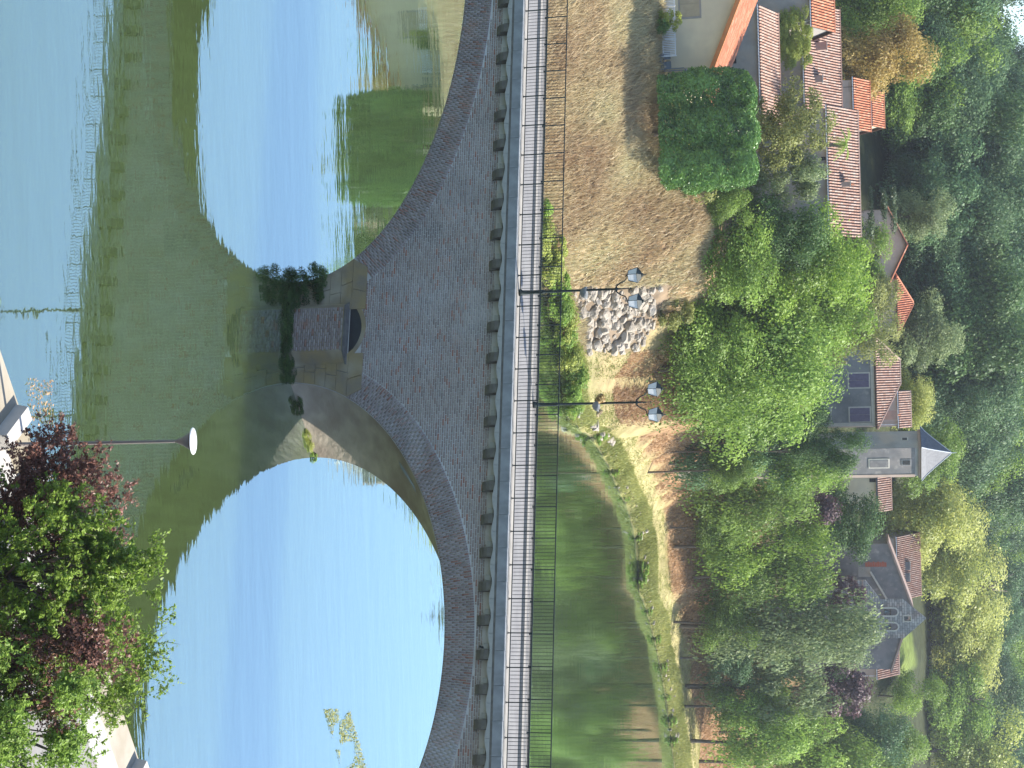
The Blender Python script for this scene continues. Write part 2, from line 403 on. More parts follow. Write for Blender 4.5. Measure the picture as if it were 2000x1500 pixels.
R_ = uu >= 640
lay((.31, .29, .11), R_ * (dsh < 40) * sstep(0, 1, dsh) * (1 - sstep(15, 26, dsh)))
lay((.41, .36, .175), R_ * sstep(2.5, 4.5, dsh + n2) * (1 - sstep(9, 14, dsh + n2)))
lay((.34, .215, .12), R_ * sstep(10.5, 12.5, dsh + nz) * (1 - sstep(24, 32, dsh)))
lay((.36, .29, .15), (np.abs(uu - 740) < 110) * sstep(6, 8, dsh) * (1 - sstep(20, 23, dsh)))
lay((.17, .22, .055), (np.abs(uu - 1280) < 50) * sstep(46, 49, dsh) * (1 - sstep(63, 66, dsh)))
lay((.24, .185, .13), sstep(550, 565, uu) * (1 - sstep(690, 705, uu)) * sstep(3.5, 5, dsh) * (1 - sstep(12.5, 14, dsh)))
ca = tme.color_attributes.new('zone', 'FLOAT_COLOR', 'POINT')
ca.data.foreach_set('color', np.concatenate([c, np.ones((len(c), 1))], 1).astype(np.float32).ravel())
mat('ground', (1.0, 1.0, 1.0), (.62, .62, .62), .8, rough=.95, spec=.1, attr='zone', bump=.12, bscale=1.5)
tme.materials.append(MATS['ground'])
ter = put('ground', tme); tag(ter, 'river banks, dry slope and wooded hillside', kind='structure')

# ------------------------------------------------------------------ water
wm = bpy.data.materials.new('river_water'); wm.use_nodes = True
N = wm.node_tree.nodes; L = wm.node_tree.links; N.clear()
out = N.new('ShaderNodeOutputMaterial'); df = N.new('ShaderNodeSubsurfaceScattering'); gl = N.new('ShaderNodeBsdfGlossy'); mx = N.new('ShaderNodeMixShader'); fr = N.new('ShaderNodeLayerWeight')
tc = N.new('ShaderNodeTexCoord')
def wnoise(s, d, sx=1., sy=1., dist=0.):
    mp = N.new('ShaderNodeMapping'); mp.inputs['Scale'].default_value = (sx, sy, 1); L.new(tc.outputs['Object'], mp.inputs[0])
    n = N.new('ShaderNodeTexNoise'); n.inputs['Scale'].default_value = s; n.inputs['Detail'].default_value = d; n.inputs['Distortion'].default_value = dist
    L.new(mp.outputs[0], n.inputs['Vector']); return n.outputs['Fac']
df.falloff = 'BURLEY'; df.inputs['Color'].default_value = (.066, .100, .032, 1); df.inputs['Scale'].default_value = 7.0; df.inputs['Radius'].default_value = (1, 1, 1)
gl.inputs['Color'].default_value = (.74, .88, .90, 1); gl.inputs['Roughness'].default_value = .025
fr.inputs['Blend'].default_value = .5
b1 = N.new('ShaderNodeBump'); b1.inputs['Distance'].default_value = .014; b1.inputs['Strength'].default_value = 1
b2 = N.new('ShaderNodeBump'); b2.inputs['Distance'].default_value = .0022; b2.inputs['Strength'].default_value = 1
L.new(wnoise(.45, 3, .4, 1.6), b1.inputs['Height']); L.new(wnoise(2.6, 2, .5, 1.4, .4), b2.inputs['Height'])
L.new(b1.outputs[0], b2.inputs['Normal']); L.new(b2.outputs[0], gl.inputs['Normal']); L.new(b2.outputs[0], fr.inputs['Normal'])
mn = N.new('ShaderNodeMath'); mn.operation = 'MINIMUM'; mn.inputs[1].default_value = .76; L.new(fr.outputs['Facing'], mn.inputs[0]); L.new(mn.outputs[0], mx.inputs[0]); L.new(df.outputs[0], mx.inputs[1]); L.new(gl.outputs[0], mx.inputs[2]); L.new(mx.outputs[0], out.inputs[0])
MATS['river_water'] = wm
river = MB().add([(-700, -300, 0), (900, -300, 0), (900, 700, 0), (-700, 700, 0)], [(0, 1, 2, 3)]).build('river', 'river_water')
tag(river, 'calm green river mirroring sky and bridge', kind='structure')

# ------------------------------------------------------------------ bridge
YAW = math.radians(-14.9656)
BX = Vector((math.cos(YAW), math.sin(YAW), 0)); BY = Vector((-math.sin(YAW), math.cos(YAW), 0)); B0 = Vector((0, 67.7647, 0))
def bw(s, t, z): return B0 + BX * s + BY * t + Vector((0, 0, z))
HD = 10.1; TF = .6; TB = 4.4; ZT = 9.44
S0, S1 = -38.0, 46.0; SK = .66      # the vaults are skewed to the stream
ARCH = [(-19.9, 14.75, 7.27), (10.7, 11.15, 7.42), (37.6, 11.15, 7.4)]
def z_in(s):
    for c_, a_, b_ in ARCH:
        if abs(s - c_) < a_: return b_ * math.sqrt(1 - ((s - c_) / a_) ** 2)
    return -2.0
bridge = thing('brick_bridge', 'brick arch bridge with stone cornice crossing the river', 'bridge', B0, YAW)
# body with the arches cut out
cols = sorted(set([S0, S1] + list(np.arange(S0, S1, .5)) + [c_ + a_ * math.cos(t) for c_, a_, b_ in ARCH for t in np.linspace(0, math.pi, 61)]))
v = []; f = []
for s in cols:
    zi = z_in(s)
    if any(abs(abs(s - c_) - a_) < 1e-6 for c_, a_, b_ in ARCH): zi = 0.0
    v += [(s, TF, zi), (s, TF, ZT), (s + SK * (TB - TF), TB, ZT), (s + SK * (TB - TF), TB, zi)]
for i in range(len(cols) - 1):
    a, b = 4 * i, 4 * i + 4
    f += [(a, b, b + 1, a + 1), (b + 3, a + 3, a + 2, b + 2), (a + 1, b + 1, b + 2, a + 2)]
body = put('spandrel_wall', mesh_from('spandrel_wall', v, f, 'mortar'), bridge)
v = []; f = []
for c_, a_, b_ in ARCH:
    b0 = len(v)
    th = np.linspace(0, math.pi, 91)
    for t in th:
        for tt in np.linspace(TF, TB, 5): v.append((c_ + (a_ - .004) * math.cos(t) + SK * (tt - TF), tt, max(b_ * math.sin(t) - .004, -.5)))
    for i in range(90):
        for k in range(4): f.append((b0 + i * 5 + k, b0 + i * 5 + k + 1, b0 + i * 5 + 6 + k, b0 + i * 5 + 5 + k))
    # pier walls below the springing
    for sgn in (-1, 1):
        b0 = len(v); s = c_ + sgn * (a_ - .004)
        v += [(s, TF, 0), (s + SK * (TB - TF), TB, 0), (s + SK * (TB - TF), TB, -2), (s, TF, -2)]; f.append((b0, b0 + 1, b0 + 2, b0 + 3))
put('arch_soffit', mesh_from('arch_soffit', v, f, 'soffit', True), bridge)
# putlog slot left in the soffit of the right arch
slot = MB()
th0, th1 = math.radians(131.5), math.radians(139.5)
for k in range(4):
    ta = th0 + (th1 - th0) * k / 4; tb = th0 + (th1 - th0) * (k + 1) / 4
    def pp(t, tt, off): return (10.7 + (11.15 - off) * math.cos(t) + SK * (tt - TF), tt, (7.42 - off) * math.sin(t))
    slot.add([pp(ta, 1.6, .012), pp(tb, 1.6, .012), pp(tb, 2.0, .012), pp(ta, 2.0, .012), pp(ta, 1.6, -.1), pp(tb, 1.6, -.1), pp(tb, 2.0, -.1), pp(ta, 2.0, -.1)],
             [(0, 1, 2, 3), (4, 7, 6, 5), (0, 4, 5, 1), (3, 2, 6, 7), (0, 3, 7, 4), (1, 5, 6, 2)])
slot.build('soffit_slot', 'dark_opening', bridge)

def brick_boxes(quads, t0, dep, jit=.006):
    """quads: list of 4 (s,z) corners; boxes without a back, front at t0-dep"""
    V = []; Fc = []
    for k, q in enumerate(quads):
        d = dep + rng.uniform(-jit, jit); b = len(V)
        V += [(p[0], t0 - d, p[1]) for p in q] + [(p[0], t0, p[1]) for p in q]
        Fc += [(b, b + 1, b + 2, b + 3), (b, b + 4, b + 5, b + 1), (b + 1, b + 5, b + 6, b + 2), (b + 2, b + 6, b + 7, b + 3), (b + 3, b + 7, b + 4, b)]
    return np.array(V), np.array(Fc)
RT = 1.28
def in_ring(s, z, pad=.03):
    for c_, a_, b_ in ARCH:
        if ((s - c_) / (a_ + RT + pad)) ** 2 + (max(z, 0) / (b_ + RT + pad)) ** 2 < 1: return True
    return False
def ring_lim(z, pad=.03):
    """s-intervals of wall outside the rings at height z"""
    xs = [-27.0]; 
    for c_, a_, b_ in ARCH:
        k = 1 - (max(z, 0) / (b_ + RT + pad)) ** 2
        if k > 0:
            h_ = (a_ + RT + pad) * math.sqrt(k); xs += [c_ - h_, c_ + h_]
    xs.append(24.0)
    return [(max(-27, xs[i]), min(24, xs[i + 1])) for i in range(0, len(xs), 2) if min(24, xs[i + 1]) - max(-27, xs[i]) > .08]
BL, BHT, BJ = .29, .069, .031
full = []; cut = []
row = 0; z = 3.17
while z + BHT < 9.1:
    for s_a, s_b in ring_lim(z):
        off = (row % 2) * .5 * (BL + BJ) + rng.uniform(-.03, .03)
        s = math.floor(s_a / (BL + BJ)) * (BL + BJ) + off - (BL + BJ)
        while s < s_b:
            a, b = max(s, s_a), min(s + BL, s_b)
            if b - a > .05:
                q = [(a, z), (b, z), (b, z + BHT), (a, z + BHT)]
                (full if b - a > BL - 1e-6 else cut).append(q)
            s += BL + BJ
    z += BHT + BJ; row += 1
# bricks nearest the viewpoint are single parts, the rest one mass of brickwork
vis = [q for q in full if -18.5 < q[0][0] < 16.0]
vis.sort(key=lambda q: -q[0][0]); single = vis[:300]; sset = set(q[0] for q in single)
Vb, Fb = brick_boxes([q for q in full if q[0] not in sset] + cut, TF, .014)
tag(put('brickwork', mesh_from('brickwork', Vb, Fb, 'brick'), bridge), kind='stuff')
vb, fb = brick_boxes([[(0, 0), (BL, 0), (BL, BHT), (0, BHT)]], 0, .014, 0)
bme = mesh_from('brick', vb, fb, 'brick_single')
for q in single: put('brick', bme, bridge, (q[0][0], TF + rng.uniform(-.005, .005), q[0][1]))
# arch rings of radial bricks, four bricks deep
def ring_quads(c_, a_, b_, lo, hi):
    th = np.linspace(.001, math.pi - .001, 6000); P = np.stack([c_ + a_ * np.cos(th), b_ * np.sin(th)], 1)
    Nn = np.stack([np.cos(th) / a_, np.sin(th) / b_], 1); Nn /= np.linalg.norm(Nn, axis=1)[:, None]
    arc = np.concatenate([[0], np.cumsum(np.linalg.norm(np.diff(P, axis=0), axis=1))])
    out_ = []; step = .098; n = int(arc[-1] / step)
    for k in range(n):
        a0, a1 = k * step, k * step + step - .03
        p0 = [np.interp(a0, arc, P[:, i]) for i in (0, 1)]; p1 = [np.interp(a1, arc, P[:, i]) for i in (0, 1)]
        n0 = [np.interp(a0, arc, Nn[:, i]) for i in (0, 1)]; n1 = [np.interp(a1, arc, Nn[:, i]) for i in (0, 1)]
        if p0[1] < 2.66 or not lo < p0[0] < hi: continue
        cuts = [0.012, .31, .62, .93, RT] if k % 2 else [.012, .155, .465, .775, 1.085, RT]
        for r0, r1 in zip(cuts[:-1], cuts[1:]):
            r0 += .01; r1 -= .01
            qd = [(p0[0] + n0[0] * r0, p0[1] + n0[1] * r0), (p0[0] + n0[0] * r1, p0[1] + n0[1] * r1), (p1[0] + n1[0] * r1, p1[1] + n1[1] * r1), (p1[0] + n1[0] * r0, p1[1] + n1[1] * r0)]
            out_.append(qd)
    return out_
for c_, a_, b_ in ARCH[:2]:
    Vb, Fb = brick_boxes([q[::-1] for q in ring_quads(c_, a_, b_, -26, 22)], TF, .03)
    tag(put('arch_ring', mesh_from('arch_ring', Vb, Fb, 'ring_brick'), bridge), kind='stuff')
# tan ashlar springers either side of the cutwater
def s_left(z):
    if z > 2.62: return -6.35 + (z - 2.62) * 1.0
    return -19.9 + 14.75 * math.sqrt(max(0, 1 - (max(z, 0) / 7.27) ** 2)) + .03
def s_right(z):
    if z > 2.62: return .5 - (z - 2.62) * .9
    return 10.7 - 11.15 * math.sqrt(max(0, 1 - (max(z, 0) / 7.42) ** 2)) - .03
zr = [-.4, .15, .62, 1.12, 1.6, 2.1, 2.62, 3.28]
for i in range(len(zr) - 1):
    z0, z1 = zr[i], zr[i + 1] - .015
    L0, L1, R0_, R1_ = s_left(z0), s_left(z1), s_right(z0), s_right(z1)
    cutsL = [0, .45, 1] if i % 2 else [0, .6, 1]
    for (e0, e1, m0, m1) in ((L0, L1, -3.75, -3.75), (-1.74, -1.74, R0_, R1_)):
        for ka, kb in zip(cutsL[:-1], cutsL[1:]):
            g = .012
            poly = [(e0 + (m0 - e0) * ka + g, z0), (e0 + (m0 - e0) * kb - g, z0), (e1 + (m1 - e1) * kb - g, z1), (e1 + (m1 - e1) * ka + g, z1)]
            MB().prism_y(poly, TF - .045 - rng.uniform(0, .02), TF + .02).build('ashlar_block', 'ashlar', bridge)
# cutwater with sloping flanks, brick front, flat cap, dark niche above
poly = [(-4.05, TF), (-3.75, .12), (-1.72, .05), (-1.25, TF)]
MB().prism_z(poly, -1.5, 2.46).build('cutwater', 'ashlar', bridge)
qs = []
zz = 0.02; rw = 0
while zz < 2.4:
    s = -3.72 + (rw % 2) * -.16
    while s < -1.74:
        a, b = max(s, -3.72), min(s + .30, -1.76)
        if b - a > .05: qs.append([(a, zz), (b, zz), (b, zz + .078), (a, zz + .078)])
        s += .322
    zz += .1; rw += 1
Vb, Fb = brick_boxes(qs, .118, .022)
Vb[:, 1] += -(Vb[:, 0] + 3.75) * .034
tag(put('cutwater_brickwork', mesh_from('cutwater_brickwork', Vb, Fb, 'brick'), bridge), kind='stuff')
MB().prism_z([(-4.1, TF), (-3.8, .06), (-1.68, -.01), (-1.18, TF)], 2.46, 2.54).build('cutwater_cap', 'corbel', bridge)
arcp = [(-4.05 + 2.3 * k / 12, 2.58 + .56 * math.sin(math.pi * k / 12) ** .7) for k in range(13)]
MB().prism_y(arcp, TF - .012, TF + .3).build('niche_opening', 'dark_opening', bridge)
hood = []
for k in range(13): hood.append((arcp[k][0], arcp[k][1]))
outer = [(-4.35 + 2.85 * k / 12, 2.55 + .78 * math.sin(math.pi * k / 12) ** .7) for k in range(13)]
MB().prism_y(hood + outer[::-1], TF - .05, TF + .02).build('niche_hood', 'ashlar', bridge)
# deck: cornice slabs, scalloped stones, corbels
MODS = 1.4
ks = range(int(S0 / MODS), int(S1 / MODS))
slab_me = MB().box(.006, MODS - .006, 0, .95, 9.70, HD).mesh('cornice_slab', 'cornice')
for k in ks: put('cornice_slab', slab_me, bridge, (k * MODS - .02, rng.uniform(-.006, .006), rng.uniform(-.003, .003)))
MB().box(S0, S1, .03, 5.0, 9.60, 9.70).build('shadow_gap_bed', 'corbel', bridge)  # bed below the slabs, the shadow gap under them painted in as dark colour
MB().box(S0, S1, 4.05, 5.0, 9.70, HD).build('far_cornice', 'cornice', bridge)
pts = []
for k in range(21):
    x = k / 20; pts.append((x * (MODS - .012) + .006, 9.39 + .10 * (.5 - .5 * math.cos(2 * math.pi * x)) ** 1.0))
scal_me = MB().prism_y(pts + [(MODS - .006, 9.60), (.006, 9.60)], .02, .62).mesh('scalloped_stone', 'scallop')
for k in ks: put('scalloped_stone', scal_me, bridge, (k * MODS - .72, rng.uniform(-.005, .005), 0))
prof = [(TF, 8.80), (TF - .10, 8.83), (TF - .24, 8.92), (TF - .36, 9.06), (TF - .44, 9.22), (TF - .46, 9.44), (TF, 9.44)]
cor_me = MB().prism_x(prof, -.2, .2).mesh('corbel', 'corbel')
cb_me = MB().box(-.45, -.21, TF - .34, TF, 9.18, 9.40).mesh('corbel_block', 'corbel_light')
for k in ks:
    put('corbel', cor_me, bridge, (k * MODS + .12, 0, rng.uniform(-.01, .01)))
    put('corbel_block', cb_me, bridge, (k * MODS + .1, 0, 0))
MB().box(S0, S1, TF - .016, TF + .01, 9.02, 9.43).build('render_band', 'mortar', bridge)
# deck surfaces
MB().box(S0, S1, .97, 1.1, 9.72, 10.12).build('near_kerb', 'kerb', bridge)
MB().box(S0, S1, 1.1, 3.62, 9.72, 10.03).build('roadway', 'roadway', bridge)
MB().box(S0, S1, 3.62, 3.80, 9.72, 10.17).build('far_kerb', 'kerb', bridge)
MB().box(S0, S1, 3.80, 5.03, 10.0, 10.16).build('far_footway', 'footway', bridge)
MB().box(S0, S1, .3, .97, 9.8, HD + .018).build('near_footway', 'kerb', bridge)
MB().box(S0, S1, 4.86, 5.02, 10.16, 10.22).build('far_coping', 'kerb', bridge)
spout = MB().tube([(7.0, TF, 9.0), (7.0, .0, 8.95)], .05, 8); spout.tube([(0, 0, 0), (0, 0, .01)], .001, 3)
MB().tube([(11.02, TF, 9.15), (11.02, .05, 9.08)], .05, 8).build('drain_spout', 'iron', bridge)

def railing(name, label, t, z0, s_post0, s_lo, s_hi, height, side):
    r = thing(name, label, 'railing', bw(0, t, z0), YAW)
    MB().box(S0, S1, -.025, .025, height - .03, height + .015).build('top_rail', 'iron', r)
    MB().box(S0, S1, -.018, .018, .10, .135).build('bottom_rail', 'iron', r)
    pm = MB().box(-.022, .022, -.022, .022, -.02, height + .01).box(-.05, .05, -.05, .05, -.02, .012).mesh('post', 'iron')
    bm_ = MB().tube([(0, 0, .12), (0, side * .05, .145), (0, side * .075, .21), (0, side * .075, height - .13), (0, side * .05, height - .06), (0, 0, height - .015)], .012, 4).mesh('baluster', 'iron')
    bv = np.array([p.co[:] for p in bm_.vertices]); bf = [list(p.vertices) for p in bm_.polygons]
    rest = MB()
    k0 = int((S0 - s_post0) / MODS); k1 = int((S1 - s_post0) / MODS)
    for k in range(k0, k1):
        sp = s_post0 + k * MODS
        put('post', pm, r, (sp, 0, 0))
        for j in range(1, 9):
            s = sp + j * MODS / 9
            if s_lo < s < s_hi: put('baluster', bm_, r, (s, 0, 0))
            else: rest.add(bv + np.array([s, 0, 0]), bf)
    tag(rest.build('baluster_run', 'iron', r), kind='stuff')
railing('iron_railing', 'near dark iron railing on the shaded side of the bridge deck', .5, HD + .018, -.79, -18.6, 16.6, 1.02, -1)
railing('iron_railing', 'far dark iron railing in front of the dry slope and green water', 4.72, 10.16, -1.2, -20.8, 17.6, 1.08, 1)

# street lanterns on the bridge
def lantern_post(label, s, t, z, H, flowers):
    r = thing('street_lantern', label, 'street lamp', bw(s, t, z), YAW + math.radians(14), 'twin lanterns on the bridge')
    MB().lathe([(.15, 0), (.15, .10), (.10, .16), (.085, .5), (.085, 1.02), (.10, 1.06), (.07, 1.12), (.058, 1.2), (.055, 2.2), (.045, H - .35), (.075, H - .34), (.075, H - .24), (.04, H - .22), (.03, H + .05), (.012, H + .3), (.03, H + .33), (.01, H + .4)], n=12).build('pole', 'iron', r, True)
    for sg in (-1, 1):
        arm = MB().tube([(0, 0, H - .3), (sg * .12, 0, H - .28), (sg * .25, 0, H - .12), (sg * .32, 0, H + .08), (sg * .46, 0, H + .16), (sg * .54, 0, H + .12), (sg * .56, 0, H + .2)], [.035, .032, .028, .026, .024, .022, .03], 7)
        arm.build('arm', 'iron', r, True)
        x = sg * .56; zb = H + .22
        ln = MB(); a, b, hh = .16, .25, .42
        ln.lathe([(.05, -.05), (.09, 0), (.10, .02)], (x, 0, zb), 6)
        g = MB()
        def ringp(rad, zz_): return [(x + sx_ * rad * 1.3, sy_ * rad * 1.3, zz_) for sx_, sy_ in ((-.09, -1), (1, -.09), (.09, 1), (-1, .09))]
        g.add(ringp(a, zb + .02) + ringp(b, zb + hh), [(0, 1, 5, 4), (1, 2, 6, 5), (2, 3, 7, 6), (3, 0, 4, 7), (3, 2, 1, 0), (4, 5, 6, 7)])
        head = ln.build('lantern', 'iron', r)
        g.build('pane', 'lantern_glass', head)
        fr_ = MB()
        lo_, hi_ = ringp(a + .006, zb + .02), ringp(b + .006, zb + hh)
        for q in range(4):
            fr_.tube([lo_[q], hi_[q]], .012, 5); fr_.tube([lo_[q], lo_[(q + 1) % 4]], .012, 5); fr_.tube([hi_[q], hi_[(q + 1) % 4]], .014, 5)
        fr_.build('glazing_bar', 'iron', head)
        rf = MB(); rp = ringp(b + .03, zb + hh); rp2 = ringp(.10, zb + hh + .17); 
        rf.add(rp + rp2, [(0, 1, 5, 4), (1, 2, 6, 5), (2, 3, 7, 6), (3, 0, 4, 7), (3, 2, 1, 0), (4, 5, 6, 7)])
        rf.lathe([(.07, 0), (.09, .05), (.03, .09), (.02, .15), (.035, .17), (.005, .21)], (x, 0, zb + hh + .16), 8)
        rf.build('lantern_roof', 'iron', head)
    zb = 2.95
    MB().lathe([(.02, -.26), (.16, -.2), (.25, -.06), (.27, .05), (.25, .06), (.2, .0)], (.12, -.12, zb), 14).build('flower_bowl', 'bowl', r, True)
    if flowers:
        me = leafball('dry_flowers', 11, 420, .075, (.34, .3, .22), 6, 'dry_flower')
        put('dried_flowers', me, r, (-.18, -.12, zb + .12))
        me = leafball('pale_stalks', 12, 160, .05, (.2, .2, .2), 4, 'grass_dry')
        put('dried_stalks', me, r, (.42, -.12, zb + .02))

# ------------------------------------------------------------------ foliage
def leaf_quads(P, Nn, size, asp=.62):
    n = len(P)
    rnd = rng.normal(size=(n, 3)); a = np.cross(Nn, rnd); a /= np.linalg.norm(a, axis=1)[:, None] + 1e-9
    b = np.cross(Nn, a)
    sz = np.asarray(size)[:, None] if hasattr(size, '__len__') else size
    V = np.stack([P - a * sz, P - b * sz * asp, P + a * sz, P + b * sz * asp], 1)
    V += (rng.normal(size=(n, 4, 3)) * .12) * (sz[:, None] if hasattr(size, '__len__') else sz)
    return V.reshape(-1, 3), np.arange(4 * n).reshape(n, 4)
def sphere_dirs(n):
    d = rng.normal(size=(n, 3)); return d / np.linalg.norm(d, axis=1)[:, None]
def cloud(centres, radii, n, leaf, squash=.85, fill=.35):
    """leaves spread through a set of clumps; returns positions, normals, tone"""
    centres = np.asarray(centres, float); radii = np.asarray(radii, float)
    wgt = radii ** 2; k = rng.choice(len(radii), n, p=wgt / wgt.sum())
    d = sphere_dirs(n); d[:, 2] = np.where(rng.random(n) < .55, np.abs(d[:, 2]), d[:, 2])
    rr = np.where(rng.random(n) < fill, rng.random(n) ** .5, 1 + rng.normal(size=n) * .13)
    off = d * rr[:, None] * radii[k][:, None]; off[:, 2] *= squash
    # second-level clumping breaks the outline
    P = centres[k] + off
    tw = sphere_dirs(max(8, n // 45)) ; sel = rng.integers(0, len(tw), n)
    tone = rng.random(len(radii))[k] * .5 + rng.random(n) * .3 + .2 * np.clip(off[:, 2] / radii[k], 0, 1)
    Nn = d * 1.1 + rng.normal(size=(n, 3)) * .5 + np.array([0, 0, .3]); Nn /= np.linalg.norm(Nn, axis=1)[:, None]
    return P, Nn, np.clip(tone, 0, 1)
def leafball(name, seed, n, leaf, half, lobes, m):
    half = np.array(half); c_ = []; r_ = []
    for k in range(lobes):
        d = sphere_dirs(1)[0] * rng.uniform(.25, .62); c_.append(d * half); r_.append(rng.uniform(.35, .55) * half.mean())
    P, Nn, tone = cloud(c_, r_, n, leaf)
    V, Fq = leaf_quads(P, Nn, leaf * rng.uniform(.6, 1.3, n))
    return mesh_from(name, V, Fq, m, False, tone)
CROWN = {}
def crown(key, n, leaf, style='round', lobes=16):
    """unit crown: x,y in -.5...5, z in 0..1"""
    if key in CROWN: return CROWN[key]
    C_ = []; R_ = []
    if style == 'round':
        for k in range(lobes):
            z_ = rng.uniform(.14, .88); rad = .46 * math.sqrt(max(.05, 1 - ((z_ - .45) / .58) ** 2)); a = rng.uniform(0, 6.283); q = rad * math.sqrt(rng.random()) * .82
            C_.append((q * math.cos(a), q * math.sin(a), z_)); R_.append(rng.uniform(.11, .21))
        C_.append((0, 0, .45)); R_.append(.26)
    elif style == 'tall':
        for k in range(lobes):
            z_ = rng.uniform(.08, .92); rad = .44 * (1 - .75 * max(0, z_ - .35)) ; a = rng.uniform(0, 6.283); q = rad * math.sqrt(rng.random()) * .7
            C_.append((q * math.cos(a), q * math.sin(a), z_)); R_.append(rng.uniform(.10, .18))
    elif style == 'box':
        for k in range(lobes):
            C_.append((rng.uniform(-.42, .42), rng.uniform(-.40, .40), rng.uniform(.05, .94))); R_.append(rng.uniform(.07, .12))
    elif style == 'hedge':
        fc = rng.choice(5, n, p=[.40, .14, .14, .20, .12]); a, b = rng.random(n), rng.random(n)
        dpt = np.abs(rng.normal(size=n)) * .04
        P = np.zeros((n, 3)); dd = np.array([(0, -1, 0), (1, 0, 0), (-1, 0, 0), (0, 0, 1), (0, 1, 0)], float)[fc]
        P[:, 0] = np.where(fc == 1, .5, np.where(fc == 2, -.5, a - .5)); P[:, 1] = np.where(fc == 0, -.5, np.where(fc == 4, .5, np.where(fc == 3, b - .5, a - .5))); P[:, 2] = np.where(fc == 3, 1.0, b)
        bul = vnoise(P[:, 0] * 7 + P[:, 1] * 3, P[:, 2] * 5, 1.0, 4) * .9 + vnoise(P[:, 0] * 16 + P[:, 1] * 9, P[:, 2] * 14, 1.0, 9) * .6
        P += dd * (.11 * bul - dpt)[:, None] * np.array([1, 1.8, 1]); zc = P[:, 2].clip(0, 1); P[:, 0] *= (.90 + .10 * np.sqrt(zc)) * (1 - .10 * zc ** 8); P[:, 2] *= .93 + .07 * np.abs(np.sin((P[:, 0] + .47) * 3 * math.pi)) - .05 * (np.abs(P[:, 0]) * 2) ** 6
        P[:, 1] -= .32 * np.abs(np.sin((P[:, 0] + .5) * 3 * math.pi)) * (fc == 0)
        Nn = dd * .9 + rng.normal(size=(n, 3)) * .6 + np.array([0, 0, .25]); Nn /= np.linalg.norm(Nn, axis=1)[:, None]
        tone = np.clip(.5 + bul * .6 + rng.normal(size=n) * .18, 0, 1)
        V, Fq = leaf_quads(P, Nn, leaf * rng.uniform(.6, 1.3, n)); CROWN[key] = mesh_from('crown', V, Fq, 'leaf_mid', False, tone); return CROWN[key]
    elif style == 'loose':
        for k in range(lobes):
            z_ = rng.uniform(.1, .92); a = rng.uniform(0, 6.283); q = .42 * math.sqrt(rng.random()) * math.sin(math.pi * (z_ * .8 + .1))
            C_.append((q * math.cos(a), q * math.sin(a), z_)); R_.append(rng.uniform(.06, .15))
    elif style == 'cone':
        for k in range(lobes):
            z_ = (k + .5) / lobes; m_ = max(3, int(9 * (1 - z_)))
            for j in range(m_):
                a = rng.uniform(0, 6.283); q = .44 * (1 - z_) ** .85 * rng.uniform(.55, 1.0)
                C_.append((q * math.cos(a), q * math.sin(a), z_ - q * .12 + .03)); R_.append(.045 + .06 * (1 - z_))
    elif style == 'flat':
        for k in range(lobes):
            a = rng.uniform(0, 6.283); q = .4 * math.sqrt(rng.random()); C_.append((q * math.cos(a), q * math.sin(a), rng.choice([.2, .45, .7, .88]))); R_.append(rng.uniform(.09, .15))
    sq = .45 if style in ('cone', 'flat') else .85
    P, Nn, tone = cloud(C_, R_, n, leaf, sq)
    lo_, hi_ = np.percentile(P, 1.2, axis=0), np.percentile(P, 98.8, axis=0); P = (P - lo_) / (hi_ - lo_); P[:, :2] -= .5
    V, Fq = leaf_quads(P, Nn, leaf * rng.uniform(.55, 1.35, n))
    me = mesh_from('crown', V, Fq, 'leaf_mid', False, tone)
    CROWN[key] = me
    return me
TRUNK = {}
def trunk(key, lean=0.0, limbs=6):
    if key in TRUNK: return TRUNK[key]
    b = MB(); top = (lean + rng.uniform(-.04, .04), rng.uniform(-.04, .04), .72)
    b.tube([(0, 0, -.04), (lean * .2, 0, .12), (lean * .6, .01, .4), top], [.055, .042, .032, .016], 8)
    for k in range(limbs):
        h0 = rng.uniform(.34, .66); a = 6.283 * k / limbs + rng.uniform(-.4, .4); q = rng.uniform(.16, .30)
        b.tube([(lean * h0, 0, h0), (lean * h0 + q * .5 * math.cos(a), q * .5 * math.sin(a), h0 + .10), (lean * h0 + q * math.cos(a), q * math.sin(a), h0 + rng.uniform(.16, .28))], [.018, .012, .005], 5)
    TRUNK[key] = b.mesh('trunk', 'bark', True); return TRUNK[key]

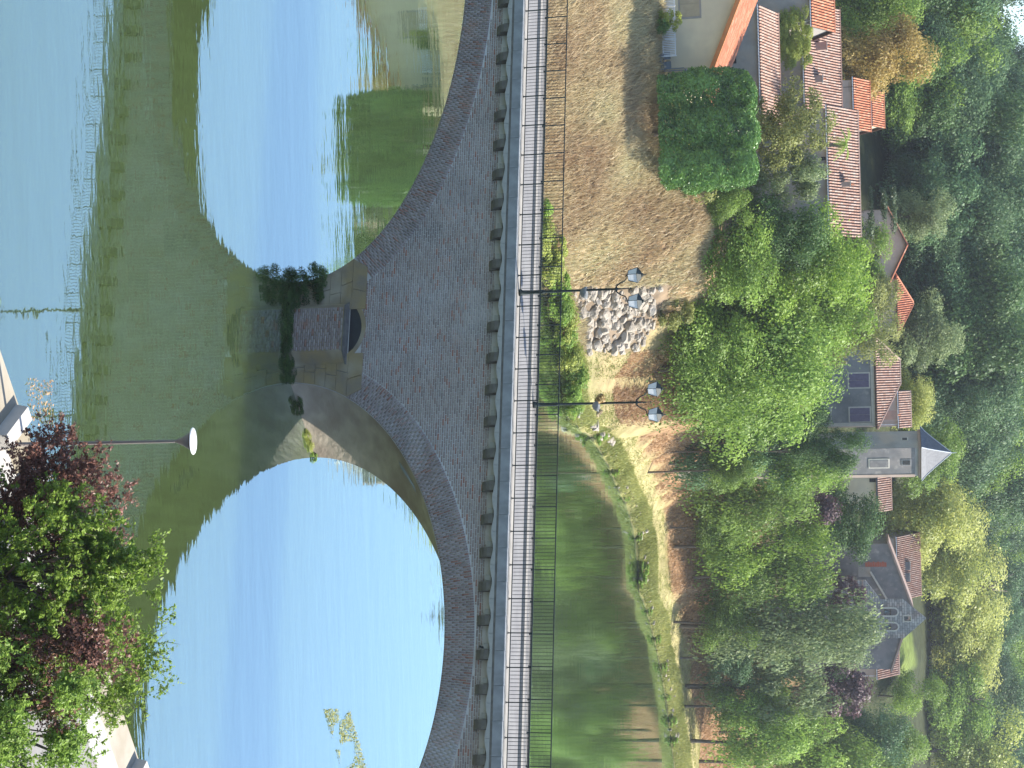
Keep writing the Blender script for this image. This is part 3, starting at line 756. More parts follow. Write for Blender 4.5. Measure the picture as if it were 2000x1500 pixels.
crown('round1', 16000, .0165, 'round', 30); crown('round2', 16000, .0165, 'round', 24); crown('round3', 16000, .0165, 'round', 40)
crown('loose1', 12000, .018, 'loose', 52); crown('loose2', 11000, .018, 'loose', 44)
crown('tall1', 15000, .0155, 'tall', 44); crown('tall2', 14000, .0155, 'tall', 36)
crown('box1', 34000, .017, 'box', 150); crown('big1', 36000, .0115, 'round', 70); crown('hedge1', 44000, .0145, 'hedge'); crown('cone1', 20000, .014, 'cone', 19); crown('flat1', 5000, .02, 'flat', 26)
crown('small1', 2600, .04, 'round', 12); crown('small2', 2400, .042, 'loose', 20)
trunk('bare', 0.0, 0)
for k in range(4): trunk('t%d' % k, (0, .12, -.1, .05)[k])
RK = ['round1', 'round2', 'round3']
def tree(name, label, u0, u1, w0, w1, y, ck, m, depth=.9, tk=None, cat='tree', group=None, trunk_w=1.0, rot=None):
    uc = (u0 + u1) / 2; lo = at_y(uc, w0, y); hi = at_y(uc, w1, y); k = pxm((lo + hi) / 2)
    wd = (u1 - u0) / k; ht = hi[2] - lo[2]; g = ground(lo[0], y)
    base = (float(lo[0]), y, g - .05)
    r = thing(name, label, cat, base, rng.uniform(0, 6.28) if rot is None else rot, group)
    zb = max(lo[2] - g, -.2)
    put('crown', CROWN[ck], r, (0, 0, zb), (0, 0, 0), (wd, wd * depth, hi[2] - g - zb), m)
    H = zb + ht
    t = put('trunk', TRUNK[tk or 't%d' % rng.integers(0, 4)], r, (0, 0, 0), (0, 0, 0), (min(wd, H) * .55 * trunk_w, min(wd, H) * .55 * trunk_w, H * .86))
    return r

lantern_post('twin lantern with a bare grey flower bowl beside the boulder heap', -4.3, .78, 10.12, 4.55, False)
lantern_post('twin lantern with dried brown flowers standing before the grassy path', -.15, 4.25, 10.16, 4.95, True)

T = [
 # left bank
 ('laurel_hedge', 'tall glossy clipped laurel hedge beside the white house', 146, 376, 1296, 1480, 131.7, 'hedge1', 'leaf_laurel', .45, 'bare', 'hedge', None, 1.0, 0.0),
 ('olive_tree', 'pale olive-green tree in front of the long barn roof', 165, 335, 1470, 1622, 145, 'loose1', 'leaf_olive', .8),
 ('small_tree', 'thin grey-green tree before the long low tiled house wall', 300, 405, 1462, 1610, 147, 'loose2', 'leaf_grey', .9),
 ('shrub', 'dusty olive shrub at the top edge of the dry slope', 308, 384, 1318, 1428, 136.5, 'small1', 'leaf_olive', .9),
 ('shrub', 'rounded green shrub between laurel hedge and dark tree', 368, 448, 1376, 1466, 140.5, 'round2', 'leaf_mid', .9),
 ('broadleaf_tree', 'dark green tree right of the laurel hedge below the tiled house', 385, 530, 1440, 1612, 147, 'round1', 'leaf_dark', .9),
 ('broadleaf_tree', 'bright green tree covering the right end of the tiled house', 430, 620, 1500, 1695, 151, 'round2', 'leaf_bright', .9),
 ('broadleaf_tree', 'pale bushy tree at the top of the dry slope', 425, 600, 1368, 1512, 144.5, 'round3', 'leaf_light', .9),
 ('broadleaf_tree', 'light green spreading tree above the boulder heap', 565, 745, 1262, 1480, 151, 'round1', 'leaf_light', .9),
 ('broadleaf_tree', 'dark hollowed tree in the middle of the bank wood', 545, 700, 1400, 1590, 156, 'round3', 'leaf_mid', .9),
 ('broadleaf_tree', 'very large rounded green tree behind the first twin lantern', 590, 850, 1305, 1630, 156, 'big1', 'leaf_light', .9),
 ('broadleaf_tree', 'tall green tree left of the house with purple shutters', 520, 690, 1490, 1700, 161, 'round3', 'leaf_bright', .9),
 ('broadleaf_tree', 'large light green tree behind the second twin lantern', 700, 880, 1285, 1570, 161, 'round1', 'leaf_light', .9),
 ('broadleaf_tree', 'rough dark tree hiding the left part of the shuttered house', 618, 722, 1570, 1745, 168, 'round2', 'leaf_olive', .9),
 ('broadleaf_tree', 'light leafy tree below the shuttered house', 700, 805, 1465, 1592, 165, 'round3', 'leaf_lime', .9),
 ('evergreen_bush', 'dark evergreen bush at the foot of the slate tower', 838, 918, 1545, 1692, 171, 'round1', 'leaf_dark', .9),
 ('evergreen_bush', 'low dark bush below the lower shutters of the grey-blue house', 775, 862, 1505, 1618, 169, 'round3', 'leaf_dark', .9),
 ('broadleaf_tree', 'mid green tree below the pale pink gabled house', 435, 565, 1640, 1738, 188, 'round1', 'leaf_mid', .9),
 ('broadleaf_tree', 'olive tree below the red pyramid roof', 540, 668, 1650, 1758, 186, 'round2', 'leaf_olive', .9),
 # right bank
 ('broadleaf_tree', 'dark green tree overhanging the brown bank', 845, 965, 1325, 1560, 174, 'round2', 'leaf_blue', .9),
 ('riverside_bush', 'green bush in the gap below the right corner of the tower', 880, 962, 1385, 1490, 171, 'round1', 'leaf_mid', .9),
 ('broadleaf_tree', 'feathery green tree below the slate-roofed tower', 905, 1045, 1350, 1590, 186, 'tall1', 'leaf_mid', .9),
 ('broadleaf_tree', 'yellowing green tree below the cream house', 855, 975, 1490, 1655, 176, 'round3', 'leaf_light', .9),
 ('redbud_shrub', 'dusky mauve shrub among green trees below the cream house', 955, 1025, 1555, 1640, 192, 'small1', 'leaf_purple', .9),
 ('broadleaf_tree', 'bright feathery tree left of the church', 1000, 1135, 1372, 1625, 191, 'tall2', 'leaf_bright', .9),
 ('evergreen_bush', 'dark bush under the yellow plane trees', 950, 1085, 1592, 1720, 199, 'round1', 'leaf_dark', .9),
 ('broadleaf_tree', 'green tree standing under the church wall', 1065, 1190, 1374, 1620, 195, 'round3', 'leaf_mid', .9),
 ('willow_tree', 'broad grey-green willow in front of the church gable', 1140, 1305, 1376, 1715, 200, 'tall1', 'leaf_grey', .9),
 ('plum_tree', 'small purple-leaved tree beside the church facade', 1125, 1190, 1605, 1690, 204, 'small2', 'leaf_purple', .9),
 ('willow_tree', 'grey-green willow with a dark leaning trunk by the path', 1275, 1405, 1385, 1640, 208, 'loose1', 'leaf_grey', .9),
 ('plum_tree', 'dark purple plum tree below the long pink roof', 1298, 1396, 1608, 1700, 210, 'small1', 'leaf_purple', .9),
 ('broadleaf_tree', 'green riverside tree with a straight trunk at the right edge', 1375, 1520, 1408, 1640, 211, 'round2', 'leaf_light', .9),
 ('evergreen_bush', 'dark bush right of the purple plum', 1375, 1490, 1615, 1770, 222, 'round3', 'leaf_blue', .9),
 ('young_tree', 'small bright conifer-green tree beside the lawn behind the church', 1318, 1400, 1740, 1845, 246, 'tall2', 'leaf_bright', .9),
 ('riverside_bush', 'dark green bush above the brown bank left of the feathery tree', 985, 1075, 1362, 1440, 188, 'round1', 'leaf_mid', .9),
 ('riverside_bush', 'dense green bush between the first two willow trunks', 1165, 1265, 1370, 1480, 197, 'round2', 'leaf_mid', .9),
 ('riverside_bush', 'shaded bush at the foot of the leaning willow', 1240, 1330, 1388, 1470, 203, 'round3', 'leaf_blue', .9),
 ('broadleaf_tree', 'light green tree filling the gap between leaning willow and right-hand tree', 1330, 1430, 1395, 1560, 207, 'round1', 'leaf_light', .9),
 ('broadleaf_tree', 'mid green tree behind the right-hand riverside tree', 1420, 1560, 1500, 1720, 218, 'round3', 'leaf_mid', .9),
 ('broadleaf_tree', 'grey-green tree just left of the long pink roof', 1210, 1300, 1560, 1700, 206, 'round3', 'leaf_grey', .9),
 ('broadleaf_tree', 'round green tree at the right edge below the corner plane tree', 1395, 1530, 1690, 1810, 236, 'round2', 'leaf_mid', .9),
 ('plane_tree', 'pale yellow plane tree in the middle of the plane row', 990, 1170, 1770, 1930, 270, 'round3', 'leaf_yellow', .9),
 ('plane_tree', 'tallest yellow-green plane tree above the church', 1120, 1300, 1800, 1965, 310, 'round1', 'leaf_yellow', .9),
 ('plane_tree', 'yellow plane tree right of the slate tower', 935, 1115, 1705, 1905, 238, 'round1', 'leaf_yellow', .9),
 ('plane_tree', 'large yellow-green plane tree above the grey church building', 1040, 1255, 1735, 1955, 292, 'round2', 'leaf_yellow', .9),
 ('plane_tree', 'yellow-green plane tree directly above the bell gable', 1170, 1345, 1768, 1950, 300, 'round3', 'leaf_yellow', .9),
 ('plane_tree', 'greener plane tree above the lawn', 1290, 1445, 1752, 1935, 296, 'round1', 'leaf_light', .9),
 ('plane_tree', 'plane tree in the upper right corner', 1375, 1550, 1745, 1995, 302, 'round2', 'leaf_lime', .9),
 ('creeper_tree', 'yellow-leaved tree peeping over the shuttered house roof', 715, 850, 1740, 1822, 202, 'round3', 'leaf_yellow', .8),
 # behind the left houses
 ('oak_tree', 'rust-brown oak behind the tiled houses', 52, 186, 1636, 1822, 190, 'round1', 'leaf_rust', .9),
 ('broadleaf_tree', 'dark green tree left of the rust-brown oak', -60, 92, 1635, 1795, 194, 'round2', 'leaf_mid', .9),
 ('broadleaf_tree', 'light green tree between the rust-brown oak and the spruce', 100, 250, 1712, 1800, 214, 'round3', 'leaf_light', .9),
 ('spruce_tree', 'tall dark spruce rising behind the long tiled house', 228, 385, 1672, 1945, 232, 'cone1', 'leaf_needle', .95, 'bare'),
 ('cedar_tree', 'dark flat-layered cedar right of the spruce', 362, 462, 1672, 1752, 180, 'flat1', 'leaf_needle', .95),
 ('broadleaf_tree', 'pale tree behind the dark cedar', 372, 478, 1740, 1860, 212, 'round1', 'leaf_grey', .9),
 ('skyline_tree', 'hilltop tree left of the small gap of sky', -60, 56, 1870, 2035, 300, 'round2', 'leaf_wood', .9),
 ('skyline_tree', 'hilltop tree right of the small gap of sky', 88, 210, 1880, 2035, 305, 'round3', 'leaf_wood', .9),
 ('skyline_tree', 'low hilltop tree just under the small gap of sky', 25, 130, 1850, 1962, 292, 'round1', 'leaf_mid', .9),
 ('broadleaf_tree', 'grey-green tree behind the red hipped roof', 585, 725, 1755, 1875, 216, 'round2', 'leaf_grey', .9),
 ('broadleaf_tree', 'dull green tree behind the pink gabled house', 468, 605, 1752, 1880, 224, 'round3', 'leaf_blue', .9),
 ('broadleaf_tree', 'green tree behind the slate tower', 820, 965, 1765, 1880, 214, 'round1', 'leaf_mid', .9),
]
for a in T: tree(*a)
# palm beside the long tiled house
pb = at_y(287, 1560, 153.5); palm = thing('palm_tree', 'small palm in front of the long tiled roof', 'palm', (float(pb[0]), 153.5, ground(pb[0], 153.5) - .05))
ph = float(at_y(287, 1652, 153.5)[2]) - ground(pb[0], 153.5)
MB().tube([(0, 0, 0), (.05, 0, ph * .5), (0, 0, ph)], [.2, .16, .17], 8).build('trunk', 'bark', palm)
for k in range(22):
    a = 6.283 * k / 22 + rng.uniform(-.2, .2); up = rng.uniform(-.15, .95); fr_ = MB(); prev = None; pts = []
    for j in range(7):
        q = j / 6 * 1.5; pts.append((q * math.cos(a), q * math.sin(a), ph + up * q * .9 - .42 * q * q * (1.1 - .4 * up)))
    sd = Vector((-math.sin(a), math.cos(a), 0))
    for j in range(6):
        for side in (-1, 1):
            for h2 in (0, .5):
                p = Vector(pts[j]).lerp(Vector(pts[j + 1]), h2); d = (Vector(pts[j + 1]) - Vector(pts[j])).normalized(); Lf = .34 * math.sin(math.pi * (.15 + .8 * (j + h2) / 6))
                e = p + sd * side * Lf + d * .16 - Vector((0, 0, .10)); fr_.add([p, p + d * .07, e], [(0, 1, 2)])
    fr_.tube(pts, .015, 4)
    put('frond', mesh_from('frond', fr_.v, fr_.f, 'leaf_bright', False, np.full(len(fr_.f), .5 + .4 * rng.random())), palm)

# hillside wood: one mass, trees scattered with geometry nodes
src = bpy.data.collections.new('wood_trees')
for k, (ck, m) in enumerate([('round1', 'leaf_wood'), ('round2', 'leaf_blue'), ('round3', 'leaf_dark'), ('round1', 'leaf_dark'), ('tall1', 'leaf_wood'), ('round2', 'leaf_mid'), ('round3', 'leaf_wood'), ('loose1', 'leaf_blue')]):
    o = bpy.data.objects.new('wood_tree_%d' % k, CROWN[ck]); src.objects.link(o)
    o.material_slots[0].link = 'OBJECT'; o.material_slots[0].material = MATS[m]
pts = []; 
yy = 205.0
while yy < 425:
    xx = -.34 * yy
    while xx < .34 * yy:
        x = xx + rng.uniform(-2.6, 2.6); y = yy + rng.uniform(-2.6, 2.6); u = 750 + FPX * 1.02 * x / y; d = float(shore_d(np.array([x]), np.array([y]))[0])
        start = np.interp(u, [0, 300, 600, 900, 1100, 1300, 1500], [108, 96, 92, 85, 125, 122, 115])
        gap = abs(u - 68) < 16 and y > 280
        if d > start and not gap and rng.random() > .08: pts.append((x, y, ground(x, y)))
        xx += rng.uniform(5.5, 7.5)
    yy += 5.6
pts = np.array(pts); wd = rng.uniform(7.5, 12.5, len(pts)); hh = wd * rng.uniform(.95, 1.45, len(pts))
hh = np.where(np.abs(ucol(pts[:, 0], pts[:, 1]) - 68) < 45, hh * .7, hh)
me = bpy.data.meshes.new('hillside_wood'); me.vertices.add(len(pts)); me.vertices.foreach_set('co', (pts + np.array([0, 0, .3])).astype(np.float32).ravel())
A = me.attributes.new('idx', 'INT', 'POINT'); A.data.foreach_set('value', rng.integers(0, 8, len(pts)).astype(np.int32))
A = me.attributes.new('rot', 'FLOAT_VECTOR', 'POINT'); A.data.foreach_set('vector', np.stack([np.zeros(len(pts)), np.zeros(len(pts)), rng.uniform(0, 6.28, len(pts))], 1).astype(np.float32).ravel())
A = me.attributes.new('scl', 'FLOAT_VECTOR', 'POINT'); A.data.foreach_set('vector', np.stack([wd, wd, hh], 1).astype(np.float32).ravel())
wood = put('hillside_wood', me); tag(wood, 'dense green wood covering the hillside behind the village', 'wood', kind='stuff')
ng = bpy.data.node_groups.new('scatter_wood', 'GeometryNodeTree')
ng.interface.new_socket('Geometry', in_out='INPUT', socket_type='NodeSocketGeometry'); ng.interface.new_socket('Geometry', in_out='OUTPUT', socket_type='NodeSocketGeometry')
gi = ng.nodes.new('NodeGroupInput'); go = ng.nodes.new('NodeGroupOutput'); ip = ng.nodes.new('GeometryNodeInstanceOnPoints'); ci = ng.nodes.new('GeometryNodeCollectionInfo')
ci.inputs['Collection'].default_value = src; ci.inputs['Separate Children'].default_value = True; ci.inputs['Reset Children'].default_value = True
def nattr(n, t):
    a = ng.nodes.new('GeometryNodeInputNamedAttribute'); a.data_type = t; a.inputs['Name'].default_value = n
    return [o for o in a.outputs if o.enabled and o.name == 'Attribute'][0]
ip.inputs['Pick Instance'].default_value = True
ng.links.new(gi.outputs[0], ip.inputs['Points']); ng.links.new(ci.outputs[0], ip.inputs['Instance'])
ng.links.new(nattr('idx', 'INT'), ip.inputs['Instance Index']); ng.links.new(nattr('scl', 'FLOAT_VECTOR'), ip.inputs['Scale'])
er = ng.nodes.new('FunctionNodeEulerToRotation'); ng.links.new(nattr('rot', 'FLOAT_VECTOR'), er.inputs[0]); ng.links.new(er.outputs[0], ip.inputs['Rotation'])
ng.links.new(ip.outputs[0], go.inputs[0])
md = wood.modifiers.new('scatter', 'NODES'); md.node_group = ng

# ------------------------------------------------------------------ village
def tile_slope(mb, O, ex, ey, width, vlo, vhi, pitch=.27, row=.45):
    """O eave corner, ex along the eave, ey up the slope; separate lapped barrel tiles"""
    O = Vector(O); ex = Vector(ex).normalized(); ey = Vector(ey).normalized(); nn = ex.cross(ey).normalized()
    if nn.z < 0: nn = -nn
    n = max(1, int(width / pitch)); pt = width / n
    for i in range(n):
        x0 = i * pt; lo = vlo(x0 + pt / 2); hi = vhi(x0 + pt / 2); v_ = lo
        while v_ < hi - .02:
            v1 = min(v_ + row, hi); vs = []
            for vv, lift in ((v_, .02), (v1 + .03, .0)):
                for a in (0, .25, .5, .75, 1.0):
                    xx = x0 + a * pt * .68 + .16 * pt
                    vs.append(O + ex * xx + ey * vv + nn * (lift + .13 * math.sin(math.pi * a)))
            mb.add(vs, [(0, 1, 6, 5), (1, 2, 7, 6), (2, 3, 8, 7), (3, 4, 9, 8), (0, 4, 3, 2, 1)])
            v_ = v1
    return mb

def gable_house(name, label, x, y, z, rot, W, D, h, rise, wall='plaster_cream', tile='tile', ridge='x', over=.4, cat='house'):
    """W along local x (towards picture right), D depth away from the viewer; ridge along x or y; returns thing"""
    r = thing(name, label, cat, (x, y, z), rot)
    hw = W / 2
    b = MB()
    if ridge == 'x':
        b.prism_x([(0, -3), (D, -3), (D, h), (D / 2, h + rise - .12), (0, h)], -hw, hw)
    else:
        b.prism_y([(-hw, -3), (hw, -3), (hw, h), (0, h + rise - .12), (-hw, h)], 0, D)
    b.build('wall', wall, r)
    u = MB(); t = MB()
    if ridge == 'x':
        sl = math.hypot(D / 2, rise); k = over / sl * 1.0
        e0 = -over; ez = h - over * rise / (D / 2)
        for (y0, y1) in ((e0, D / 2), (D + over, D / 2)):
            u.add([(-hw - over, y0, ez), (hw + over, y0, ez), (hw + over, y1, h + rise), (-hw - over, y1, h + rise), (-hw - over, y0, ez - .14), (hw + over, y0, ez - .14), (hw + over, y1, h + rise - .14), (-hw - over, y1, h + rise - .14)],
                  [(0, 1, 2, 3), (7, 6, 5, 4), (0, 4, 5, 1), (1, 5, 6, 2), (2, 6, 7, 3), (3, 7, 4, 0)])
            ln = math.hypot(abs(y1 - y0), h + rise - ez)
            tile_slope(t, (-hw - over, y0, ez), (1, 0, 0), (0, y1 - y0, h + rise - ez), W + 2 * over, lambda q: -.05, lambda q: ln)
        t.tube([(-hw - over, D / 2, h + rise + .06), (hw + over, D / 2, h + rise + .06)], .11, 6)
        MB().tube([(-hw - over, -over - .06, ez - .1), (hw + over, -over - .06, ez - .1)], .07, 6).build('gutter', 'zinc', r)
        MB().tube([(hw - .3, -over - .06, ez - .1), (hw - .25, -.08, ez - .5), (hw - .25, -.08, .2)], .045, 6).build('downpipe', 'zinc', r)
    else:
        ez = h - over * rise / hw
        for sg in (-1, 1):
            u.add([(sg * (hw + over), -over, ez), (sg * (hw + over), D + over, ez), (0, D + over, h + rise), (0, -over, h + rise), (sg * (hw + over), -over, ez - .14), (sg * (hw + over), D + over, ez - .14), (0, D + over, h + rise - .14), (0, -over, h + rise - .14)],
                  [(0, 1, 2, 3), (7, 6, 5, 4), (0, 4, 5, 1), (1, 5, 6, 2), (2, 6, 7, 3), (3, 7, 4, 0)])
            ln = math.hypot(hw + over, h + rise - ez)
            tile_slope(t, (sg * (hw + over), -over, ez), (0, 1, 0), (-sg * (hw + over), 0, h + rise - ez), D + 2 * over, lambda q: -.05, lambda q: ln)
        t.tube([(0, -over, h + rise + .06), (0, D + over, h + rise + .06)], .11, 6)
    rf = u.build('roof', 'tile_under', r)
    tag(put('roof_tiles', mesh_from('roof_tiles', t.v, t.f, tile), rf), kind='stuff')
    r['_h'] = h
    return r
def hip_house(name, label, x, y, z, rot, W, D, h, rise, ridge_len, wall, tile, over=.4, rx=0.0, cat='house'):
    r = thing(name, label, cat, (x, y, z), rot); hw = W / 2
    MB().box(-hw, hw, 0, D, -3, h).build('wall', wall, r)
    u = MB(); t = MB(); a, b0, b1 = hw + over, -over, D + over
    r0, r1 = rx - ridge_len / 2, rx + ridge_len / 2; ym = D / 2
    E = [(-a, b0, h), (a, b0, h), (a, b1, h), (-a, b1, h), (r0, ym, h + rise), (r1, ym, h + rise)]
    u.add(E + [(-a, b0, h - .15), (a, b0, h - .15), (a, b1, h - .15), (-a, b1, h - .15)], [(0, 1, 5, 4), (2, 3, 4, 5), (1, 2, 5), (3, 0, 4), (0, 6, 7, 1), (1, 7, 8, 2), (2, 8, 9, 3), (3, 9, 6, 0), (9, 8, 7, 6)])
    def face(p, q, r_a, r_b):        # eave p->q, top points ra (near p), rb (near q)
        p, q, r_a, r_b = map(Vector, (p, q, r_a, r_b)); ex = (q - p); wdt = ex.length; ex.normalize()
        xa = (r_a - p).dot(ex); xb = (r_b - p).dot(ex); up = (r_a - p) - ex * xa; ln = up.length
        def vhi(s):
            if s < xa: return ln * s / max(xa, 1e-6)
            if s > xb: return ln * (wdt - s) / max(wdt - xb, 1e-6)
            return ln
        tile_slope(t, p, ex, up, wdt, lambda s: -.05, vhi)
    face(E[0], E[1], E[4], E[5]); face(E[2], E[3], E[5], E[4]); face(E[1], E[2], E[5], E[5]); face(E[3], E[0], E[4], E[4])
    for p, q in ((0, 4), (1, 5), (2, 5), (3, 4), (4, 5)):
        pa = Vector(E[p]); pb_ = Vector(E[q])
        if (pa - pb_).length > .1: t.tube([pa + Vector((0, 0, .07)), pb_ + Vector((0, 0, .07))], .11, 6)
    rf = u.build('roof', 'tile_under', r)
    tag(put('roof_tiles', mesh_from('roof_tiles', t.v, t.f, tile), rf), kind='stuff')
    return r
def span(u0, u1, y):
    a = at_y(u0, 1600, y); b = at_y(u1, 1600, y); return float(a[0] + b[0]) / 2, float(b[0] - a[0])
def zz_at(u, w_, y): return float(at_y(u, w_, y)[2])
def window(parent, x, y, z, wd, ht, m='shutter_purple', frame='stone_trim', name='window', leaves=2):
    f_ = MB().box(x - wd / 2 - .14, x + wd / 2 + .14, y - .05, y + .05, z - .14, z + ht + .14).build(name, frame, parent)
    for k in range(leaves):
        a = x - wd / 2 + wd * k / leaves + .012; b = x - wd / 2 + wd * (k + 1) / leaves - .012
        MB().box(a, b, y - .085, y - .04, z, z + ht).build('shutter' if 'shutter' in m else 'pane', m, f_)
    return f_
def chimney(parent, x, y, z0, z1, wd=.6, dp=.5, m='chimney_render', pots=1):
    c_ = MB().box(x - wd / 2, x + wd / 2, y - dp / 2, y + dp / 2, z0, z1).build('chimney', m, parent)
    MB().box(x - wd / 2 - .06, x + wd / 2 + .06, y - dp / 2 - .06, y + dp / 2 + .06, z1, z1 + .09).build('chimney_cap', 'stone_trim', c_)
    for k in range(pots): MB().lathe([(.1, 0), (.09, .3), (.12, .32)], (x + (k - (pots - 1) / 2) * .28, y, z1 + .09), 8).build('chimney_pot', 'tile_red', c_)

# white house, gable towards the river
y = 134.0; cx, W = span(-272, 152, y); zb = zz_at(60, 1297, y); ze = zz_at(152, 1379, y); zr_ = zz_at(-60, 1462, y)
A = gable_house('white_house', 'cream rendered house with bright orange gable edge at the left', cx, y, zb, 0, W, 9, ze - zb, zr_ - ze, 'plaster_cream', 'tile_red', 'y', .45)
hw = W / 2; h_ = ze - zb; rs = zr_ - ze
for sg in (-1, 1):
    xa, za = sg * (hw + .5), h_ - .5 * rs / hw
    MB().prism_y([(xa, za - .18), (0, h_ + rs - .18), (0, h_ + rs + .22), (xa, za + .22)], -.62, -.46).build('verge_board', 'verge_orange', A)
xw = float(at_y(8, 1345, y)[0]) - cx
window(A, xw, 0, zz_at(10, 1328, y) - zb, 2.1, zz_at(10, 1366, y) - zz_at(10, 1328, y), 'shutter_tan', 'plaster_grey')
xd = float(at_y(146, 1330, y)[0]) - cx
MB().box(xd - .55, xd + .45, -.07, .05, 0, 2.1).build('door', 'shutter_tan', A)
# terrace fence of white panels before the house
fx0 = float(at_y(-20, 1310, 132.6)[0]); fz = ground(fx0 + 2, 132.6)
fence = thing('terrace_fence', 'low white terrace fence of mesh panels before the cream house', 'fence', (fx0, 132.4, fz))
for k in range(4):
    x0 = k * 1.35
    MB().box(x0 - .04, x0 + .04, -.04, .04, -.3, 1.25).build('post', 'white_paint', fence)
    pn = MB().box(x0 + .06, x0 + 1.29, -.012, .012, 1.12, 1.2).box(x0 + .06, x0 + 1.29, -.012, .012, .12, .2)
    for j in range(9): pn.box(x0 + .1 + j * .14, x0 + .16 + j * .14, -.01, .01, .2, 1.12)
    pn.build('panel', 'white_paint', fence)
MB().box(4 * 1.35 - .04, 4 * 1.35 + .04, -.04, .04, -.3, 1.25).build('post', 'white_paint', fence)
def garden_chair(label, u, y):
    P = at_y(u, 1300, y); g = ground(P[0], y)
    r = thing('garden_chair', label, 'chair', (float(P[0]), y, g), .5, 'garden chairs')
    MB().box(-.28, .28, -.28, .28, .40, .46).build('seat', 'furniture_grey', r)
    MB().prism_x([(.24, .46), (.30, .46), (.46, 1.15), (.40, 1.15)], -.28, .28).build('backrest', 'furniture_grey', r)
    for a in (-.25, .25):
        for b in (-.25, .25): MB().box(a - .025, a + .025, b - .025, b + .025, -.1, .40).build('leg', 'furniture_grey', r)
        MB().box(a - .04, a + .04, -.28, .34, .64, .69).build('armrest', 'furniture_grey', r)
garden_chair('grey garden chair nearest the white fence', 112, 132.4)
garden_chair('grey garden chair nearest the laurel hedge', 130, 132.6)
pf = at_y(147, 1300, 132.0); pg = thing('pergola', 'dark bent-tube garden frame between house and laurel hedge', 'pergola', (float(pf[0]), 132.0, ground(pf[0], 132.0)))
for k in (0, 1): MB().tube([(-.5, k * .9, -.2), (-.5, k * .9, 2.3), (-.4, k * .9, 2.45), (.5, k * .9, 2.5)], .045, 6).build('frame', 'furniture_grey', pg)
MB().box(-.45, .5, 0, .9, 2.47, 2.52).build('cover', 'furniture_grey', pg)
tree('shrub', 'light green potted-looking shrub before the white terrace fence', 22, 62, 1290, 1332, 131.4, 'small2', 'leaf_lime', .9)
tree('shrub', 'small dark glossy shrub at the foot of the white fence', 38, 66, 1284, 1308, 130.9, 'small1', 'leaf_laurel', .9)

# long barn
y = 149.0; cx, W = span(8, 240, y); ze = zz_at(120, 1487, y); zr_ = zz_at(120, 1521, y + 3.7); g = ground(cx, y)
Bn = gable_house('long_barn', 'long grey-walled barn with weathered tiled roof behind the cream house', cx, y, g, 0, W, 7.4, ze - g, zr_ - ze, 'plaster_grey', 'tile', 'x', .3, 'barn')
MB().box(-1.2, -.5, -.06, .03, 1.2, 2.4).build('doorway', 'dark_opening', Bn)
# ivy on the yard wall between barn and tiled house
tree('ivy_mass', 'yellow-green creeper covering a wall above the barn roof', 25, 130, 1518, 1585, 160, 'box1', 'leaf_lime', .4, None, 'creeper', None, 1.0, 0.0)
y = 166.0; cx, W = span(5, 232, y); ze = zz_at(110, 1574, y); zr_ = zz_at(110, 1641, y + 5); g = ground(cx, y)
Cc = gable_house('tiled_house', 'wide house with two chimneys and a broad tiled roof above the barn', cx, y, g, 0, W, 10, ze - g, zr_ - ze, 'plaster_grey', 'tile', 'x', .3)
for (u_, wa, wb, dy, wd) in ((85, 1586, 1614, 1.6, .8), (150, 1584, 1606, 1.4, .7), (60, 1590, 1602, 2.0, .5)):
    x_ = float(at_y(u_, 1600, y)[0]) - cx; chimney(Cc, x_, dy, ze - g - .3, zz_at(u_, wb, y + dy) - g, wd, .6)
x_ = float(at_y(154, 1640, y)[0]) - cx
an = MB().tube([(x_, 5, zr_ - g), (x_, 5, zr_ - g + 1.6)], .03, 5)
for k in range(4): an.tube([(x_ - .5, 5, zr_ - g + .8 + k * .22), (x_ + .5, 5, zr_ - g + .8 + k * .22)], .015, 4)
an.build('aerial', 'iron', Cc)
y = 160.0; cx, W = span(-90, 46, y); ze = zz_at(10, 1588, y); zr_ = zz_at(10, 1628, y + 3.2); g = ground(cx, y)
gable_house('red_roof_house', 'house with smooth red roof at the left edge', cx, y, g, 0, W, 6.4, ze - g, zr_ - ze, 'plaster_grey', 'tile_red', 'x', .3)
y = 157.0; cx, W = span(212, 455, y); ze = zz_at(330, 1622, y); zr_ = zz_at(330, 1677, y + 4); g = ground(cx, y)
Dd = gable_house('low_tiled_house', 'long low house with pale wall and striped tiled roof behind the palm', cx, y, g, 0, W, 8, ze - g, zr_ - ze, 'plaster_grey', 'tile', 'x', .3)
x_ = float(at_y(357, 1640, y)[0]) - cx; chimney(Dd, x_, 1.6, ze - g, zz_at(357, 1660, y + 1.6) - g, .5, .5)
for (u_, w_) in ((310, 1604), (415, 1606)):
    x_ = float(at_y(u_, w_, y)[0]) - cx; window(Dd, x_, 0, zz_at(u_, w_, y) - g, .35, .4, 'dark_opening', 'plaster_grey', 'vent', 1)
y = 186.0; cx, W = span(160, 252, y); ze = zz_at(205, 1671, y); zr_ = zz_at(205, 1699, y + 2.5); g = ground(cx, y)
gable_house('salmon_house', 'small house with salmon tiled roof left of the spruce', cx, y, g, 0, W, 5, ze - g, zr_ - ze, 'plaster_pink', 'tile_red', 'x', .3)
y = 200.0; cx, W = span(186, 248, y); ze = zz_at(215, 1706, y); zr_ = zz_at(215, 1726, y + 2.2); g = ground(cx, y)
gable_house('upper_cottage', 'tiny cottage with dark red roof above the salmon house', cx, y, g, 0, W, 4.4, ze - g, zr_ - ze, 'plaster_cream', 'tile_red', 'x', .3)
y = 200.0; cx, W = span(418, 552, y); ze = zz_at(480, 1738, y); zr_ = zz_at(480, 1772, y); g = ground(cx, y)
